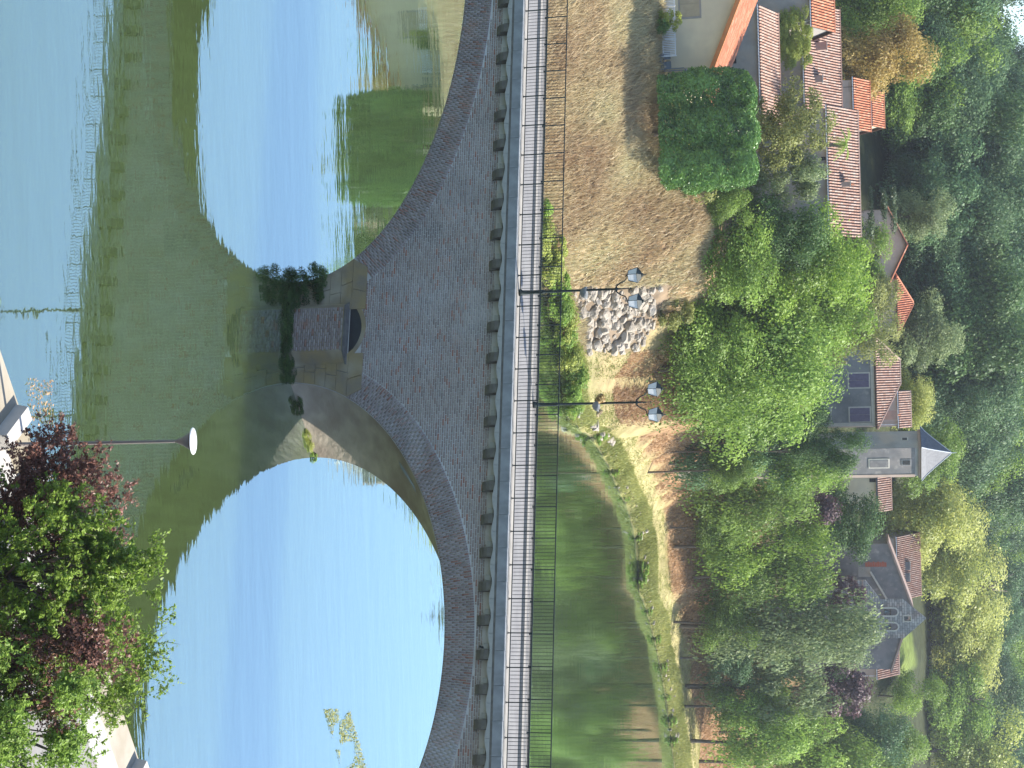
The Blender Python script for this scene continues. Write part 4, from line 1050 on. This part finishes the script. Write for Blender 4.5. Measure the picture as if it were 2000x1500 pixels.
G_ = gable_house('pink_house', 'pale pink gabled house with salmon roof right of the cedar', cx, y, g, .12, W, 8, ze - g, zr_ - ze, 'plaster_pink', 'tile_red', 'y', .4)
MB().box(-2.2, 1.4, -1.6, -.3, ze - g - 1.2, ze - g - 1.05).build('porch_roof', 'tile_red', G_)
window(G_, -1.8, 0, ze - g - 2.4, .9, 1.1, 'glass', 'stone_trim'); window(G_, 1.2, 0, ze - g - 2.4, .9, 1.1, 'glass', 'stone_trim')
y = 203.0; cx, W = span(550, 652, y); ze = zz_at(600, 1752, y); zr_ = zz_at(604, 1783, y + 3); g = ground(cx, y)
Hh = hip_house('red_hip_house', 'house under a bright red pyramid roof above the trees', cx, y, g, .1, W, 6.2, ze - g, zr_ - ze, .3, 'plaster_pink', 'tile_red', .35)
y = 182.0; cx, W = span(668, 833, y); ze = zz_at(750, 1711, y); zr_ = zz_at(725, 1757, y + 4); g = ground(cx, y) - 1
Ii = hip_house('shuttered_house', 'grey-blue house with purple shutters left of the slate tower', cx, y, g, 0, W, 8, ze - g, zr_ - ze, 2.6, 'plaster_blue', 'tile', .35, -1.2)
MB().box(-W / 2 - .1, W / 2 + .1, -.12, .06, ze - g - .55, ze - g - .16).build('eaves_band', 'stone_trim', Ii)
MB().box(W / 2 - .35, W / 2 + .03, -.05, .05, -1, ze - g - .56).build('quoin_or_lit_edge', 'stone_trim', Ii)
for (u_, wa, wb) in ((743, 1658, 1697), (810, 1660, 1699), (743, 1590, 1626), (810, 1586, 1622)):
    x_ = float(at_y(u_, 1680, y)[0]) - cx; window(Ii, x_, 0, zz_at(u_, wa, y) - g, 1.5, zz_at(u_, wb, y) - zz_at(u_, wa, y))
x_ = float(at_y(812, 1740, y)[0]) - cx; chimney(Ii, x_, 3.2, ze - g, zz_at(812, 1752, y + 3) - g, 1.0, .7)
y = 195.0; cx, W = span(770, 836, y); ze = zz_at(800, 1757, y); zr_ = zz_at(800, 1778, y + 2.5); g = ground(cx, y)
gable_house('back_house', 'salmon-walled house with striped roof between shuttered house and tower', cx, y, g, 0, W, 5, ze - g, zr_ - ze, 'plaster_pink', 'tile', 'x', .2)
# slate tower, square, set corner-on
y = 176.5; P = at_y(876, 1700, y); g = ground(P[0], y) - 1; ze = zz_at(880, 1794, y) - g; za = zz_at(881, 1857, y + 2) - g
ka = math.radians(35); sd = 3.75
K = thing('slate_tower', 'square grey tower with pointed slate roof right of the shuttered house', 'tower', (float(P[0]), y, g), ka)
MB().box(-.0, sd, 0, sd * .78, -3, ze).build('wall', 'plaster_grey', K)
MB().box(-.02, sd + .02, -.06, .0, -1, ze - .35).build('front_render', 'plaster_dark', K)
MB().box(sd - .28, sd + .07, -.10, -.06, -1, ze - .36).build('quoin_or_lit_edge', 'plaster_pink', K)  # pinkish strip on the front edge, sunlight of the side return put into colour
MB().box(-.12, sd + .14, -.16, sd * .78 + .12, ze, ze + .28).build('eaves_course', 'chimney_render', K)
x0, x1, y0_, y1_ = -.35, sd + .37, -.4, sd * .78 + .35; xm, ym = sd / 2, sd * .39; rh = za - ze - .28; zz0 = ze + .28
rings = [(1.0, 0), (.80, .16), (.55, .42), (.28, .72), (.03, 1.0)]; v = []; f = []
for k, hf in rings:
    for a, b in ((x0, y0_), (x1, y0_), (x1, y1_), (x0, y1_)): v.append((xm + (a - xm) * k, ym + (b - ym) * k, zz0 + rh * hf))
for i in range(4):
    for q in range(4): f.append((i * 4 + q, i * 4 + (q + 1) % 4, i * 4 + 4 + (q + 1) % 4, i * 4 + 4 + q))
f += [(3, 2, 1, 0), (16, 17, 18, 19)]
rf = MB().add(v, f).build('roof', 'slate', K)
hips = MB()
for q in range(4): hips.tube([Vector(v[i * 4 + q]) + Vector((0, 0, .03)) for i in range(5)], .05, 5)
hips.build('hip_flashing', 'zinc', rf)
MB().lathe([(.08, 0), (.05, .25), (.02, .7)], (xm, ym, zz0 + rh - .05), 6).build('finial', 'zinc', rf)
window(K, sd * .52, -.07, ze - 5.0, 1.0, 1.9, 'plaster_dark', 'stone_trim', 'blind_window', 1)
window(K, sd * .5, -.06, ze - 1.6, .55, .75, 'dark_opening', 'plaster_blue', 'small_window', 1)
wl = MB().box(-.05, .02, sd * .33, sd * .33 + .5, ze - 1.7, ze - 1.0).build('small_window', 'stone_trim', K); MB().box(-.09, -.04, sd * .33 + .08, sd * .33 + .42, ze - 1.6, ze - 1.1).build('pane', 'dark_opening', wl)
y = 206.0; cx, W = span(928, 998, y); ze = zz_at(965, 1716, y); zr_ = zz_at(965, 1740, y + 3); g = ground(cx, y) - 1
Ll = gable_house('cream_house', 'cream house with tiled roof right of the slate tower', cx, y, g, 0, W, 6, ze - g, zr_ - ze, 'plaster_cream', 'tile', 'x', .25)
x_ = float(at_y(938, 1700, y)[0]) - cx; window(Ll, x_, 0, zz_at(938, 1698, y) - g, .5, .75, 'dark_opening', 'plaster_cream', 'window', 1)
MB().box(-W / 2 - .2, W / 2 + .2, -.42, -.28, ze - g - .28, ze - g - .14).build('gutter', 'slate', Ll)

# church: pierced bell gable on a shouldered stone front
y = 212.0; P = at_y(1208, 1700, y); g = ground(P[0], y) - 1
def cxz(u_, w_): Q = at_y(u_, w_, y); return float(Q[0] - P[0]), float(Q[2] - g)
Ch = thing('village_church', 'grey stone church front with pierced bell gable', 'church', (float(P[0]), y, g))
xl, zs = cxz(1171, 1719); xr, _ = cxz(1247, 1722); _, zt = cxz(1208, 1764); _, zap = cxz(1208, 1809)
xL, zsh = cxz(1134, 1690); xR = -xL
MB().prism_y([(xL, -3), (xR, -3), (xR, zsh), (xr, zs), (xl, zs), (xL, zsh)], .0, 1.0).build('front_wall', 'stone_wall', Ch)
MB().box(xL, xR, 1.0, 9, -3, zsh - 1).build('nave_wall', 'stone_wall', Ch)
ow = .86; hs = (zt - zs) * .60
bg_ = MB()
xs3 = [cxz(1195.5, 1719)[0], cxz(1224, 1719)[0]]
def arch_pts(xc, wd, z0, z1, n=8): return [(xc - wd / 2, z0)] + [(xc - wd / 2 * math.cos(math.pi * k / n), z1 + wd / 2 * math.sin(math.pi * k / n)) for k in range(n + 1)] + [(xc + wd / 2, z0)]
# gable wall built as strips around the openings
def strip(x0, x1, zl, zh): bg_.box(x0, x1, .1, .85, zl, zh)
zo0, zo1 = zs + .02, zs + hs
ed = [xl, xs3[0] - ow / 2, xs3[0] + ow / 2, xs3[1] - ow / 2, xs3[1] + ow / 2, xr]
strip(ed[0], ed[1], zs, zo1 + ow / 2); strip(ed[2], ed[3], zs, zo1 + ow / 2); strip(ed[4], ed[5], zs, zo1 + ow / 2)
for xc in xs3:
    top = zo1 + ow / 2
    for k in range(8):
        a0 = math.pi * k / 8; a1 = math.pi * (k + 1) / 8
        xa, xb = xc - ow / 2 * math.cos(a0), xc - ow / 2 * math.cos(a1)
        bg_.prism_y([(xa, zo1 + ow / 2 * math.sin(a0)), (xb, zo1 + ow / 2 * math.sin(a1)), (xb, top), (xa, top)], .1, .85)
so0 = cxz(1208, 1765)[1]; so1 = cxz(1208, 1779)[1]; sw = .62
bg_.prism_y([(xl, zo1 + ow / 2), (xr, zo1 + ow / 2), (xr, zt), (xl, zt)], .1, .85)
kx = (zap - zt) / xr
bg_.prism_y([(xl, zt), (-sw / 2, zt), (-sw / 2, zap - kx * sw / 2)], .1, .85)
bg_.prism_y([(sw / 2, zt), (xr, zt), (sw / 2, zap - kx * sw / 2)], .1, .85)
bg_.prism_y([(-sw / 2, so1), (sw / 2, so1), (sw / 2, zap - kx * sw / 2), (0, zap), (-sw / 2, zap - kx * sw / 2)], .1, .85)
bg_.build('bell_gable', 'stone_wall', Ch)
for xc in xs3:
    p_out = arch_pts(xc, ow + .34, zo0, zo1); p_in = arch_pts(xc, ow, zo0, zo1)
    MB().prism_y(p_out + p_in[::-1], .02, .1).build('arch_surround', 'stone_trim', Ch)
    bl = MB().lathe([(.34, 0), (.31, .10), (.22, .4), (.17, .6), (.08, .68), (.03, .7)], (xc, .48, zo0 + .45), 12).build('bell', 'bronze_bell', Ch, True)
    MB().box(xc - ow / 2, xc + ow / 2, .42, .54, zo0 + 1.14, zo0 + 1.26).build('bell_beam', 'bark', bl)
MB().prism_y([(-sw / 2 - .12, so0 - .1), (sw / 2 + .12, so0 - .1), (sw / 2 + .12, so1 + .12), (-sw / 2 - .12, so1 + .12), (-sw / 2 - .12, so0), (-sw / 2, so0 + .06), (-sw / 2, so1), (sw / 2, so1), (sw / 2, so0 + .06), (-sw / 2 - .12, so0)], .03, .1).build('small_surround', 'stone_trim', Ch)
MB().lathe([(.2, 0), (.17, .1), (.12, .3), (.03, .38)], (0, .48, so0 + .2), 10).build('bell', 'bronze_bell', Ch, True)
MB().box(xL - .05, xR + .05, -.06, .0, zs - 2.2, zs - 2.0).build('string_course', 'chimney_render', Ch)
# grey rendered building beside the church: wall with one raking edge
y = 216.0; xa = at_y(1062, 1700, y); xb = at_y(1186, 1700, y); g = ground((xa[0] + xb[0]) / 2, y) - 1
Nb = thing('grey_gabled_building', 'dark grey rendered gable wall with red brick strip left of the bell gable', 'building', (float(xa[0]), y, g), .06)
wd_ = float(xb[0] - xa[0]); z_a = zz_at(1064, 1734, y) - g; z_b = zz_at(1182, 1780, y) - g
MB().prism_y([(0, -3), (2 * wd_, -3), (2 * wd_, z_a), (wd_, z_b), (0, z_a)], 0, 6).build('gable_wall', 'plaster_dark', Nb)
rfN = MB()
for sg, x0 in ((1, 0), (-1, 2 * wd_)):
    rfN.prism_y([(x0 - sg * .3, z_a - .1), (wd_, z_b + .02), (wd_, z_b + .26), (x0 - sg * .3, z_a + .14)], -.25, 6.3)
rfN = rfN.build('roof', 'chimney_render', Nb)
xq = float(at_y(1103, 1700, y)[0] - xa[0])
st = MB()
for k in range(9): st.box(xq - .28 - (k % 2) * .1, xq + .28, -.05, .02, zz_at(1103, 1690, y) - g + k * .3, zz_at(1103, 1690, y) - g + k * .3 + .27)
st.build('brick_quoin_strip', 'brick_red', Nb)
MB().box(xq + .3, xq + 1.6, -.08, .02, zz_at(1110, 1676, y) - g, zz_at(1110, 1700, y) - g).build('rendered_panel', 'plaster_grey', Nb)
xe, ze_ = float(at_y(1128, 1700, y)[0] - xa[0]), zz_at(1128, 1706, y) - g
MB().prism_y([(xq + .9, ze_ - .5), (wd_ - .3, ze_ + 1.9), (wd_ - .3, ze_ + 2.15), (xq + .9, ze_ - .25)], -.35, -.02).build('lean_to_edge', 'stone_trim', Nb)
y = 230.0; cx, W = span(1052, 1170, y); ze = zz_at(1110, 1756, y); zr_ = zz_at(1110, 1797, y + 4); g = ground(cx, y)
Qh = gable_house('presbytery', 'house with pinkish tiled roof behind the grey gabled building', cx, y, g, .05, W, 8, ze - g, zr_ - ze, 'plaster_pink', 'tile', 'x', .3)
for u_ in (1108, 1131):
    x_ = float(at_y(u_, 1760, y)[0]) - cx; chimney(Qh, x_, 1.4, ze - g, zz_at(u_, 1777, y + 1) - g, 1.1, .6, 'plaster_dark', 0)
y = 221.0; cx, W = span(1254, 1322, y); ze = zz_at(1290, 1716, y); zr_ = zz_at(1290, 1755, y + 3.6); g = ground(cx, y)
Mm = gable_house('pink_roof_house', 'low house with long pink tiled roof right of the bell gable', cx, y, g, 0, W, 7.2, ze - g, zr_ - ze, 'plaster_pink', 'tile', 'x', .25)

# ------------------------------------------------------------------ banks: boulders, bushes, grass
def rock_mesh(seed):
    import bmesh
    bm = bmesh.new(); bmesh.ops.create_icosphere(bm, subdivisions=2, radius=.5)
    for v_ in bm.verts:
        p = np.array(v_.co); k = 1 + .5 * vnoise(p[0] * 3 + seed * 5, p[1] * 3 + p[2] * 4, 1.0, seed)[()] + .3 * vnoise(p[0] * 8, p[1] * 8 + p[2] * 9 + seed, 1.0, seed)[()]
        q = p * k; q = np.sign(q) * np.minimum(np.abs(q), [.40, .36, .36]); v_.co = Vector(q)
    me = bpy.data.meshes.new('boulder'); bm.to_mesh(me); bm.free(); me.materials.append(MATS['rock']); return me
rocks = [rock_mesh(s) for s in range(1, 6)]
def heap(n, quad, label, group, size, seed):
    rg = np.random.default_rng(seed)
    for k in range(n):
        a, b = rg.random(), rg.random()
        u_ = quad[0] + (quad[1] - quad[0]) * a; d = quad[2] + (quad[3] - quad[2]) * b
        q = (u_ - 750) / (FPX * 1.022); y_ = float(shore_y(q)) + d; x_ = q * y_; s_ = size[0] + (size[1] - size[0]) * rg.random() ** 2.2
        o = put('boulder', rocks[k % 5], None, (x_, y_, ground(x_, y_) + .18 * s_), (rg.uniform(-.4, .4), rg.uniform(-.4, .4), rg.uniform(0, 6.28)), (s_ * rg.uniform(.9, 1.5), s_, s_ * rg.uniform(.6, 1)))
        tag(o, label, 'boulder', group)
heap(280, (566, 688, 5.0, 12.5), 'pale boulder in the heap at the end of the dry slope', 'boulder heap', (.32, 1.25), 3)
heap(60, (800, 1500, .2, 2.2), 'pale stone along the right-hand water edge', 'stones on the water edge', (.25, .6), 4)
heap(8, (835, 880, .3, 3.0), 'whitish rock on the small point below the second lantern', 'rocks on the point', (.7, 1.3), 5)

def bush(label, u_, d, wd, ht, m, ck='small1', group=None, name='bush'):
    q = (u_ - 750) / (FPX * 1.022); y_ = float(shore_y(q)) + d; x_ = q * y_; g = ground(x_, y_)
    r = thing(name, label, 'bush', (x_, y_, g - .1), rng.uniform(0, 6.28), group)
    put('foliage', CROWN[ck], r, (0, 0, 0), (0, 0, 0), (wd, wd * .9, ht * .78), m)
    MB().tube([(0, 0, -.2), (.03, 0, ht * .3), (.08 * wd, .02, ht * .6)], [.06, .04, .02], 5).build('stem', 'bark', r)
ORD = ['first', 'second', 'third', 'fourth', 'fifth', 'sixth', 'seventh', 'eighth', 'ninth', 'tenth', 'last']
for kk, (u_, d, wd, ht, m) in enumerate([(300, 1, 2.2, 1.6, 'leaf_light'), (350, .8, 2.6, 2.0, 'leaf_lime'), (395, 1.2, 2.6, 2.2, 'leaf_light'), (440, .6, 2.8, 2.4, 'leaf_lime'), (480, 1.3, 2.6, 2.6, 'leaf_lime'), (520, .6, 2.9, 2.6, 'leaf_lime'), (555, 1.5, 2.6, 2.5, 'leaf_light'),
                         (590, .8, 3.0, 2.6, 'leaf_light'), (625, 1.0, 2.8, 2.6, 'leaf_lime'), (655, .4, 2.6, 2.4, 'leaf_light')]):
    bush(ORD[kk] + ' leafy bush from the house side in the row below the dry slope', u_, d, wd, ht, m, 'small1' if rng.random() < .5 else 'small2', 'bushes below the dry slope')
for kk, (u_, d, wd, ht, m) in enumerate([(690, .8, 2.8, 2.6, 'leaf_lime'), (715, .5, 2.4, 2.0, 'leaf_lime'), (745, 1.0, 2.6, 2.6, 'leaf_light'), (772, .6, 2.0, 1.8, 'leaf_light'), (800, .5, 2.4, 1.9, 'leaf_light'), (860, .8, 1.8, 1.4, 'leaf_light')]):
    bush(ORD[kk] + ' green bush after the boulder heap on the low bank below the path', u_, d, wd, ht, m, 'small1' if rng.random() < .5 else 'small2', 'bushes below the path')
bush('brown-green shrub right of the first lantern heads on the slope edge', 612, 13.5, 3.4, 3.6, 'leaf_olive', 'small2')
for kk, (u_, wd, ht) in enumerate([(930, 1.6, 1.2), (985, 1.2, .9), (1060, 1.6, 1.1), (1132, 2.6, 1.9), (1150, 2.2, 1.5), (1212, 1.5, 1.0), (1268, 1.8, 1.3), (1325, 1.8, 1.4), (1385, 1.4, 1.0), (1432, 2.2, 1.8), (1470, 2.0, 1.4)]):
    bush(ORD[kk] + ' low green tuft along the right water edge, counted from the second lantern', u_, .5, wd * .8, ht * .7, 'leaf_light', 'small2', 'tufts on the right water edge')

def grass(name, label, n, region, hgt, wdt, m, lean=.5, blades=4):
    """region(n) -> x,y arrays"""
    x, y = region(n); z = terrain(x, y); nb = len(x) * blades
    bx = np.repeat(x, blades) + rng.normal(size=nb) * .12; by = np.repeat(y, blades) + rng.normal(size=nb) * .12; bz = np.repeat(z, blades) - .05
    a = rng.uniform(0, 6.28, nb); h2 = hgt * rng.uniform(.45, 1.25, nb); ll = np.abs(rng.normal(size=nb)) * lean
    la = rng.normal(size=nb) * .9 + 2.6
    dx, dy = np.cos(a) * wdt, np.sin(a) * wdt; tx, ty = np.cos(la) * ll * h2, np.sin(la) * ll * h2 * .6 - .1 * h2
    V = np.stack([np.stack([bx - dx, by - dy, bz], 1), np.stack([bx + dx, by + dy, bz], 1), np.stack([bx + tx, by + ty, bz + h2], 1)], 1).reshape(-1, 3)
    tone = np.clip(np.repeat(vnoise(x, y, 3.5, 3) + .5, blades) * .6 + rng.random(nb) * .45, 0, 1)
    o = put(name, mesh_from(name, V, np.arange(3 * nb).reshape(nb, 3), m, False, tone))
    return tag(o, label, 'grass', None, 'stuff')
def reg(u0, u1, d0, d1, cond=None):
    def g_(n):
        u_ = rng.uniform(u0, u1, n); q = (u_ - 750) / (FPX * 1.022); ys2 = shore_y(q); d = rng.uniform(d0, d1, n); y_ = ys2 + d; x_ = q * y_
        if cond is not None: k = cond(u_, d, x_, y_); return x_[k], y_[k]
        return x_, y_
    return g_
top = lambda u_: np.interp(u_, [0, 300, 450, 560, 640, 690], [25, 21.5, 19.5, 16.5, 14, 8])
grass('dry_grass', 'dry tan grass covering the left bank slope', 30000, reg(-120, 690, 1.0, 26, lambda u_, d, x_, y_: (d < top(u_)) & ((u_ < 560) | (d < 5) | (d > 13))), .7, .055, 'grass_dry', .9, 5)
grass('verge_grass', 'green mown grass along the top of the dry slope', 5000, reg(-120, 330, 24.5, 28), .22, .04, 'grass_green', .5)
grass('bank_grass', 'green and yellow grass on the low bank by the path', 14000, reg(660, 1560, .3, 4.5), .34, .05, 'grass_bank', .6)
grass('brown_bank_grass', 'brown dry undergrowth on the bank above the path', 14000, reg(690, 1560, 11.5, 24), .38, .05, 'grass_straw', .9)
grass('path_grass', 'short yellowish grass on the riverside path', 9000, reg(690, 1560, 4.0, 12.0), .12, .05, 'weed_mat', .8)

# ------------------------------------------------------------------ growth at the pier
def pier_bush(label, s, t, z, wd, ht, m, ck, nm='pier_shrub'):
    P = bw(s, t, z); r = thing(nm, label, 'bush', P, rng.uniform(0, 6.28))
    put('foliage', CROWN[ck], r, (0, 0, 0), (0, 0, 0), (wd, wd * .7, ht), m)
    MB().tube([(0, 0, -.3), (.02, .02, ht * .35), (.1, 0, ht * .7)], [.04, .03, .01], 5).build('stem', 'bark', r)
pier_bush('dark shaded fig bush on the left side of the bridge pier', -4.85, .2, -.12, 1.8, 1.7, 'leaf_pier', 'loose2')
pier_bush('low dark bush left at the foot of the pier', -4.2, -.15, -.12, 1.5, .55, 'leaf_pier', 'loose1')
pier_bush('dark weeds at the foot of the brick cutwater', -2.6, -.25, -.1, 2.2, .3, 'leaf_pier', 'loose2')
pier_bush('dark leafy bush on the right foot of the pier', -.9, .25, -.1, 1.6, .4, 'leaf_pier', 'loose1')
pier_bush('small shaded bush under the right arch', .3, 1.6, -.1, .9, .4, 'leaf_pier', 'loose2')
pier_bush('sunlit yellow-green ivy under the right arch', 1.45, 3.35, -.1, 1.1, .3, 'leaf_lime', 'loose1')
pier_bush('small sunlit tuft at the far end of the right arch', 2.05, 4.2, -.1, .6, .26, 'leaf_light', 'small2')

# ------------------------------------------------------------------ near quay
E0 = np.array([-1.3, 41.5]); ED = np.array([.852, .524]); EN = np.array([.524, -.852])
def qp(a, b): p = E0 + ED * a + EN * b; return (float(p[0]), float(p[1]))
MB().prism_z([qp(-22, 0), qp(30, 0), qp(30, 14), qp(-22, 14)], -2, 1.2).build('quay', 'concrete')
tag(bpy.data.objects['quay'], 'pale concrete quay along the near bank', kind='structure')
MB().prism_z([qp(-22, 1.25), qp(30, 1.25), qp(30, 14), qp(-22, 14)], 1.19, 1.206).build('quay_paving', 'concrete_block'); tag(bpy.data.objects['quay_paving'], 'paler paving of the quay', kind='structure')
MB().prism_z([qp(-22, 2.3), qp(30, 2.3), qp(30, 14), qp(-22, 14)], 1.19, 1.212).build('quay_road', 'asphalt_path'); tag(bpy.data.objects['quay_road'], 'grey tarmac strip on the quay', kind='structure')
def quay_block(label, u_, w_):
    p = at_z(u_, w_, 1.2); a = float((p[:2] - E0) @ ED)
    o = MB().add([(*qp(a - .02, .12), 1.2), (*qp(a + .52, .12), 1.2), (*qp(a + .52, 1.7), 1.2), (*qp(a - .02, 1.7), 1.2), (*qp(a + .03, .17), 1.58), (*qp(a + .47, .17), 1.58), (*qp(a + .47, 1.6), 1.58), (*qp(a + .03, 1.6), 1.58)],
                 [(3, 2, 1, 0), (4, 5, 6, 7), (0, 1, 5, 4), (1, 2, 6, 5), (2, 3, 7, 6), (3, 0, 4, 7)]).build('quay_block', 'concrete_block')
    tag(o, label, 'concrete block', 'blocks on the quay edge')
quay_block('pale concrete block left of the disc lamp pole', 806, 20)
quay_block('pale concrete block between the disc lamp pole and the plum tree', 922, 55)
quay_block('pale concrete block at the right edge of the quay', 1490, 262)
# disc lamp
P = at_y(871, 0, 42.0); zb = 1.2
dl = thing('disc_lamp', 'slim grey lamp post with white disc head on the quay', 'street lamp', (1.33, 42.0, zb))
ht = 6.62 - zb
MB().lathe([(.10, 0), (.10, .04), (.062, .05), (.055, 2.0), (.04, ht - .55), (.035, ht - .5)], n=14).build('pole', 'galvanised', dl, True)
hd_ = MB().lathe([(.035, ht - .52), (.06, ht - .44), (.13, ht - .28), (.26, ht - .05), (.25, ht - .045)], n=24).build('funnel', 'galvanised', dl, True)
MB().lathe([(.10, ht - .17), (.19, ht - .055), (.19, ht - .05)], n=20).build('lens', 'lantern_glass', hd_, True)
MB().lathe([(.20, ht - .035), (.36, ht - .02), (.375, ht + .0), (.36, ht + .02), (.15, ht + .035), (.02, ht + .04)], n=36).build('disc', 'white_enamel', dl, True); bpy.data.objects['disc'].rotation_euler = (math.radians(-9), 0, 0); bpy.data.objects['disc'].location = (0, -math.sin(math.radians(9)) * ht, ht * (1 - math.cos(math.radians(9))))

# quay trees seen from above
def near_tree(name, label, u_, w_, y_, half, n, leaf, m, nlobes=26, cat='tree'):
    c_ = at_y(u_, w_, y_); gz = 1.2 if y_ > 30 else ground(c_[0], y_)
    r = thing(name, label, cat, (float(c_[0]), float(c_[1]), gz - .02)); cz = float(c_[2]) - gz
    half = np.array(half); C_ = []; R_ = []; br = MB()
    br.tube([(0, 0, -.1), (.05, .03, cz * .35), (0, 0, cz * .6), (.05, 0, cz * .95)], [.16, .13, .10, .05], 8)
    for k in range(nlobes):
        d = sphere_dirs(1)[0]; d[2] = d[2] * .8 + .1; q = rng.uniform(.45, 1.0); p = d * half * q + np.array([0, 0, cz])
        C_.append(p); R_.append(rng.uniform(.26, .46) * (1.15 - .45 * q))
        for j in range(4):
            C_.append(p + d * rng.uniform(.0, .55) + rng.normal(size=3) * np.array([.28, .28, .22])); R_.append(rng.uniform(.10, .24))
        st_ = np.array([0, 0, max(.8, cz * rng.uniform(.4, .75))]); mid = st_ * .45 + p * .55 + rng.normal(size=3) * .12; mid[2] -= .1
        br.tube([st_, mid, p, p + d * .25], [.05, .03, .014, .005], 5)
    C_ = np.array(C_); nt_ = len(C_) * 7
    ci = np.repeat(np.arange(len(C_)), 7); axis_c = np.array([0, 0, cz * .6])
    td = (C_[ci] - axis_c); td /= np.linalg.norm(td, axis=1)[:, None] + 1e-6
    td = td * .7 + sphere_dirs(nt_) * .75 + np.array([0, 0, .15]); td /= np.linalg.norm(td, axis=1)[:, None]
    tl = rng.uniform(.22, .62, nt_); t0_ = C_[ci] + rng.normal(size=(nt_, 3)) * .10
    k = rng.integers(0, nt_, n); q = rng.random(n) ** .8
    P_ = t0_[k] + td[k] * (tl[k] * q)[:, None] + rng.normal(size=(n, 3)) * .045 * (1.15 - q[:, None] * .6); P_[:, 2] -= .10 * q ** 2
    Nn = rng.normal(size=(n, 3)) * .7 + np.array([.25, 0, .75]); Nn /= np.linalg.norm(Nn, axis=1)[:, None]
    tone = np.clip(rng.random(nt_)[k] * .45 + rng.random(n) * .35 + .2 * q, 0, 1)
    tw_ = MB()
    for j in range(0, nt_, 3): tw_.tube([t0_[j], t0_[j] + td[j] * tl[j]], [.010, .003], 3)
    V, Fq = leaf_quads(P_, Nn, leaf * rng.uniform(.6, 1.3, n), .5)
    cr_ = put('crown', mesh_from('crown', V, Fq, m, False, tone), r)
    tag(tw_.build('twigs', 'bark', cr_), kind='stuff')
    br.build('trunk', 'bark', r, True)
    return r
near_tree('plum_tree', 'purple-leaved plum tree at the left end of the quay planting', 985, 95, 39.5, (1.4, 1.2, 1.95), 20000, .056, 'leaf_plum', 40)
near_tree('quay_tree', 'bright green tree between the two purple plums on the quay', 1130, 80, 37.8, (2.0, 1.6, 2.8), 38000, .056, 'leaf_near', 54)
near_tree('plum_tree', 'dark red plum in the middle of the quay planting', 1270, 80, 37.4, (1.25, 1.0, 1.8), 12000, .056, 'leaf_plum', 36)
near_tree('quay_tree', 'green tree with thin sprays reaching over the bright water', 1265, 185, 41.0, (1.6, 1.3, 1.75), 17000, .056, 'leaf_near', 42)
near_tree('quay_tree', 'pale green tree at the bottom right corner', 1410, 25, 36.8, (2.1, 1.6, 2.0), 30000, .056, 'leaf_light', 48)

# floating weed
def weed(label, quad, n, size, m):
    a, b = rng.random(n), rng.random(n); u_ = quad[0] + (quad[1] - quad[0]) * a; w_ = quad[2] + (quad[3] - quad[2]) * b + quad[4] * (a - .5)
    P_ = np.array([at_z(x, y_, .03) for x, y_ in zip(u_, w_)]); keep = vnoise(P_[:, 0], P_[:, 1], 1.2, 8) > -.12; P_ = P_[keep]
    Nn = rng.normal(size=P_.shape) * .25 + np.array([0, 0, 1]); Nn /= np.linalg.norm(Nn, axis=1)[:, None]
    V, Fq = leaf_quads(P_, Nn, size * rng.uniform(.5, 1.3, len(P_))); V[:, 2] = np.abs(V[:, 2]) + .01
    tag(put('floating_weed', mesh_from('floating_weed', V, Fq, m, False, rng.random(len(P_)))), label, 'water weed', None, 'stuff')
weed('patch of pale water weed floating under the right arch', (1385, 1530, 655, 705, 44), 2600, .055, 'weed_mat')
weed('thin brown weed scraps near the quay edge', (740, 830, 58, 110, 10), 160, .05, 'grass_straw')

# ------------------------------------------------------------------ haze
hm = bpy.data.materials.new('haze'); hm.use_nodes = True; hm.node_tree.nodes.clear()
pv = hm.node_tree.nodes.new('ShaderNodeVolumePrincipled'); ho = hm.node_tree.nodes.new('ShaderNodeOutputMaterial')
pv.inputs['Color'].default_value = (.86, .92, 1.0, 1); pv.inputs['Density'].default_value = .0002; pv.inputs['Anisotropy'].default_value = .35
hm.node_tree.links.new(pv.outputs[0], ho.inputs['Volume'])
HAZE = True
if HAZE:
    MATS['haze'] = hm
    hz = MB().box(-2600, 2600, -2600, 2600, -4, 82).build('haze', 'haze'); tag(hz, 'thin blue summer haze over the valley', 'haze', None, 'stuff')
